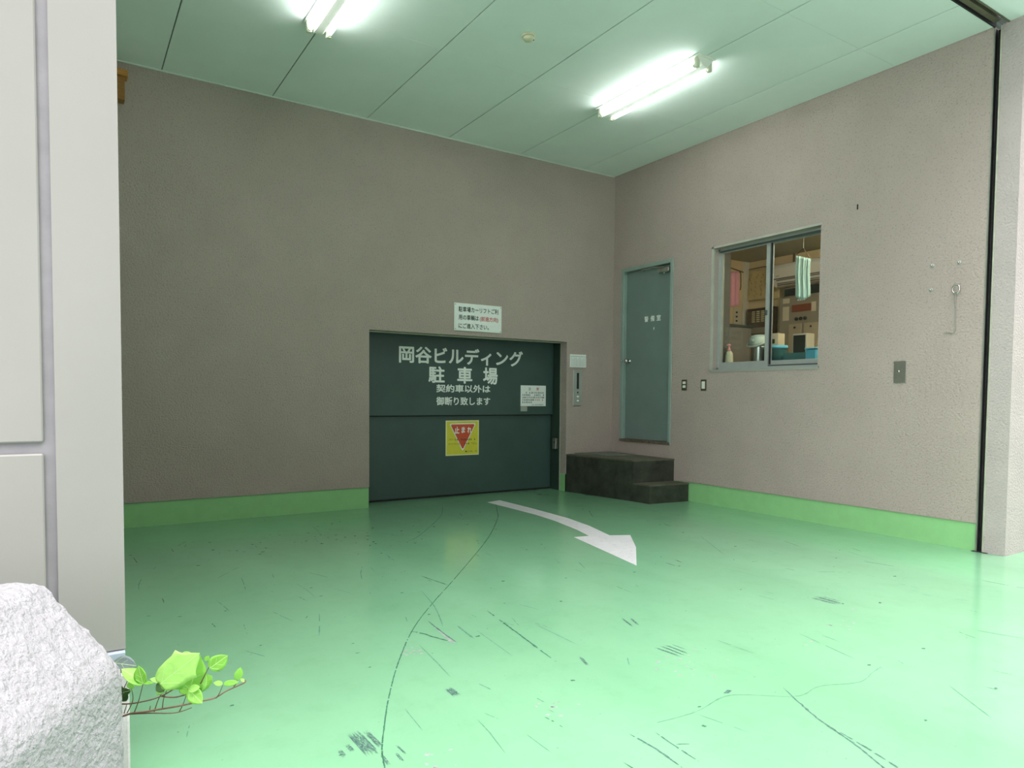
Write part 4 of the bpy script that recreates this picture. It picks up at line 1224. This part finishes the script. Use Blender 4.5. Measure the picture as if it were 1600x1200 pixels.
for pts in ([(180, 750, 1.75), (225, 620, 1.74), (250, 540, 1.73), (135, 385, 1.74)], [(330, 890, 1.73), (380, 760, 1.72), (425, 595, 1.71)],
            [(255, 895, 1.73), (315, 760, 1.73), (300, 640, 1.73)], [(540, 880, 1.72), (590, 740, 1.71), (660, 640, 1.70)],
            [(800, 880, 1.71), (840, 800, 1.70), (880, 690, 1.70)], [(1020, 590, 1.71), (1060, 510, 1.71), (1115, 405, 1.71)],
            [(1180, 740, 1.71), (1215, 690, 1.71), (1250, 605, 1.71)], [(625, 850, 1.71), (640, 740, 1.71), (680, 640, 1.71)], [(220, 900, 1.74), (250, 800, 1.74)],
            [(1370, 620, 1.725), (1400, 580, 1.725), (1400, 540, 1.725)], [(490, 880, 1.72), (500, 820, 1.72)]):
    stem(pts, 0.0014, 'petiole', name='petiole')

OUT3 = [(0, 0), (0.02, 0.16), (0.02, 0.34), (0.16, 0.44), (0.34, 0.50), (0.50, 0.44), (0.52, 0.30), (0.68, 0.24), (0.84, 0.12), (1.0, 0)]     # three-lobed
OVAL = [(0, 0), (0.02, 0.16), (0.10, 0.30), (0.26, 0.42), (0.45, 0.46), (0.65, 0.39), (0.82, 0.25), (0.94, 0.09), (1.0, 0)]
BIG = [(0, 0), (-0.03, 0.16), (0.03, 0.31), (0.17, 0.42), (0.38, 0.47), (0.54, 0.48), (0.665, 0.55), (0.70, 0.40), (0.75, 0.31), (0.87, 0.17), (1.0, 0)]
def leaf(base, tip, width, mt, t0=1.70, t1=1.70, shape=OUT3, tilt=0.0, cup=0.12, droop=0.08):
    """base/tip in sprig coordinates; width in the same unit; tilt turns the blade about its midrib"""
    B, T = IP(*base, t0), IP(*tip, t1)
    mdir = T - B
    ln = mdir.length
    mdir.normalize()
    view = SN
    nrm = (view - mdir * view.dot(mdir)).normalized()
    side = mdir.cross(nrm)
    rm = Matrix.Rotation(tilt, 3, mdir)
    nrm, side = rm @ nrm, rm @ side
    wd = width / 6.667 / FPX * t0
    half = [(u, v / 0.5 * 0.5) for u, v in shape]
    V, F = [], []
    n = len(half)
    K = 3
    for sgn in (1, -1):
        for (u, v) in half:
            for k in range(K + 1):
                f = k / K
                vv = v * f
                P = B + mdir * (u * ln) + side * (sgn * vv * wd) + nrm * (cup * wd * (vv * 2) ** 2 * 0.5 - droop * ln * (u - 0.3) ** 2 + 0.01 * wd * math.sin(u * 14) * f)
                V.append(P)
    for s in range(2):
        o = s * n * (K + 1)
        for i in range(n - 1):
            for k in range(K):
                q = (o + i * (K + 1) + k, o + (i + 1) * (K + 1) + k, o + (i + 1) * (K + 1) + k + 1, o + i * (K + 1) + k + 1)
                F.append(q if s == 0 else tuple(reversed(q)))
    seen, rem, V2 = {}, [], []
    for P in V:
        key = (round(P.x, 6), round(P.y, 6), round(P.z, 6))
        if key not in seen:
            seen[key] = len(V2)
            V2.append(P)
        rem.append(seen[key])
    F2 = []
    for f in F:
        g = []
        for q in f:
            if rem[q] not in g: g.append(rem[q])
        if len(g) > 2: F2.append(tuple(g))
    ob = MB().add(V2, F2, True).build('leaf', mt, iv)
    md = ob.modifiers.new('thickness', 'SOLIDIFY')
    md.thickness = 0.0007
    if width > 120:
        vb = MB()
        def on(u, v, sgn):
            return B + mdir * (u * ln) + side * (sgn * v * wd) + nrm * (cup * wd * (v * 2) ** 2 * 0.5 - droop * ln * (u - 0.3) ** 2 + 0.0008)
        vb.tube([on(u / 8, 0, 1) for u in range(9)], 0.00055, 4)
        for sgn in (1, -1):
            vb.tube([on(0.03 + 0.30 * q / 4, 0.36 * q / 4, sgn) for q in range(5)], 0.0004, 4)
            vb.tube([on(0.35 + 0.22 * q / 4, 0.26 * q / 4, sgn) for q in range(5)], 0.0003, 4)
        vb.build('vein', 'vein', ob)
    return ob
leaf((110, 370), (345, 400), 190, 'leaf_grey', 1.75, 1.74, OVAL)
leaf((160, 690), (290, 660), 150, 'leaf_dark_shade', 1.76, 1.75, OUT3, 0.3)  # rear leaves in shadow, their shade put into the dark colour
leaf((170, 760), (255, 700), 110, 'leaf_dark_shade', 1.76, 1.75, OVAL, 0.3)
leaf((430, 590), (200, 430), 185, 'leaf_mid', 1.72, 1.72, OVAL, 0.5, 0.3)
leaf((425, 590), (375, 405), 150, 'leaf_mid', 1.715, 1.71, OVAL, -0.5, 0.3)
leaf((425, 580), (535, 580), 40, 'leaf_mid', 1.715, 1.71, OVAL)
leaf((260, 580), (325, 640), 70, 'leaf_light', 1.73, 1.73, OVAL)
leaf((820, 300), (930, 275), 80, 'leaf_mid', 1.72, 1.72, OVAL)
leaf((905, 660), (1015, 300), 390, 'leaf_mid', 1.705, 1.70, OUT3, 0.1)
leaf((608, 592), (1008, 278), 330, 'leaf_light', 1.68, 1.675, BIG, 0.0, 0.05, 0.03)
leaf((1115, 430), (1300, 300), 190, 'leaf_mid', 1.71, 1.71, OVAL, 0.2)
leaf((1070, 350), (1108, 300), 55, 'leaf_mid', 1.71, 1.71, OVAL)
leaf((900, 650), (1035, 790), 170, 'leaf_mid', 1.70, 1.69, OVAL, 0.3)
leaf((895, 655), (1010, 620), 90, 'leaf_light', 1.695, 1.69, OVAL, -0.3)
leaf((1015, 665), (1070, 485), 110, 'leaf_light', 1.715, 1.71, OVAL, -0.3)
leaf((885, 690), (795, 620), 80, 'leaf_mid', 1.71, 1.71, OVAL)
leaf((640, 600), (560, 665), 120, 'leaf_dark_shade', 1.70, 1.695, OVAL, 0.3)
leaf((640, 560), (495, 540), 70, 'leaf_light', 1.70, 1.70, OVAL)
leaf((650, 640), (560, 700), 70, 'leaf_light', 1.705, 1.70, OVAL)
leaf((1262, 590), (1418, 570), 66, 'leaf_mid', 1.71, 1.71, OVAL, 0.2)
leaf((1250, 590), (1155, 578), 60, 'leaf_mid', 1.71, 1.71, OVAL)
leaf((1400, 548), (1440, 420), 95, 'leaf_mid', 1.72, 1.72, OVAL, 0.2)
leaf((1485, 565), (1438, 535), 36, 'leaf_light', 1.73, 1.73, OVAL)
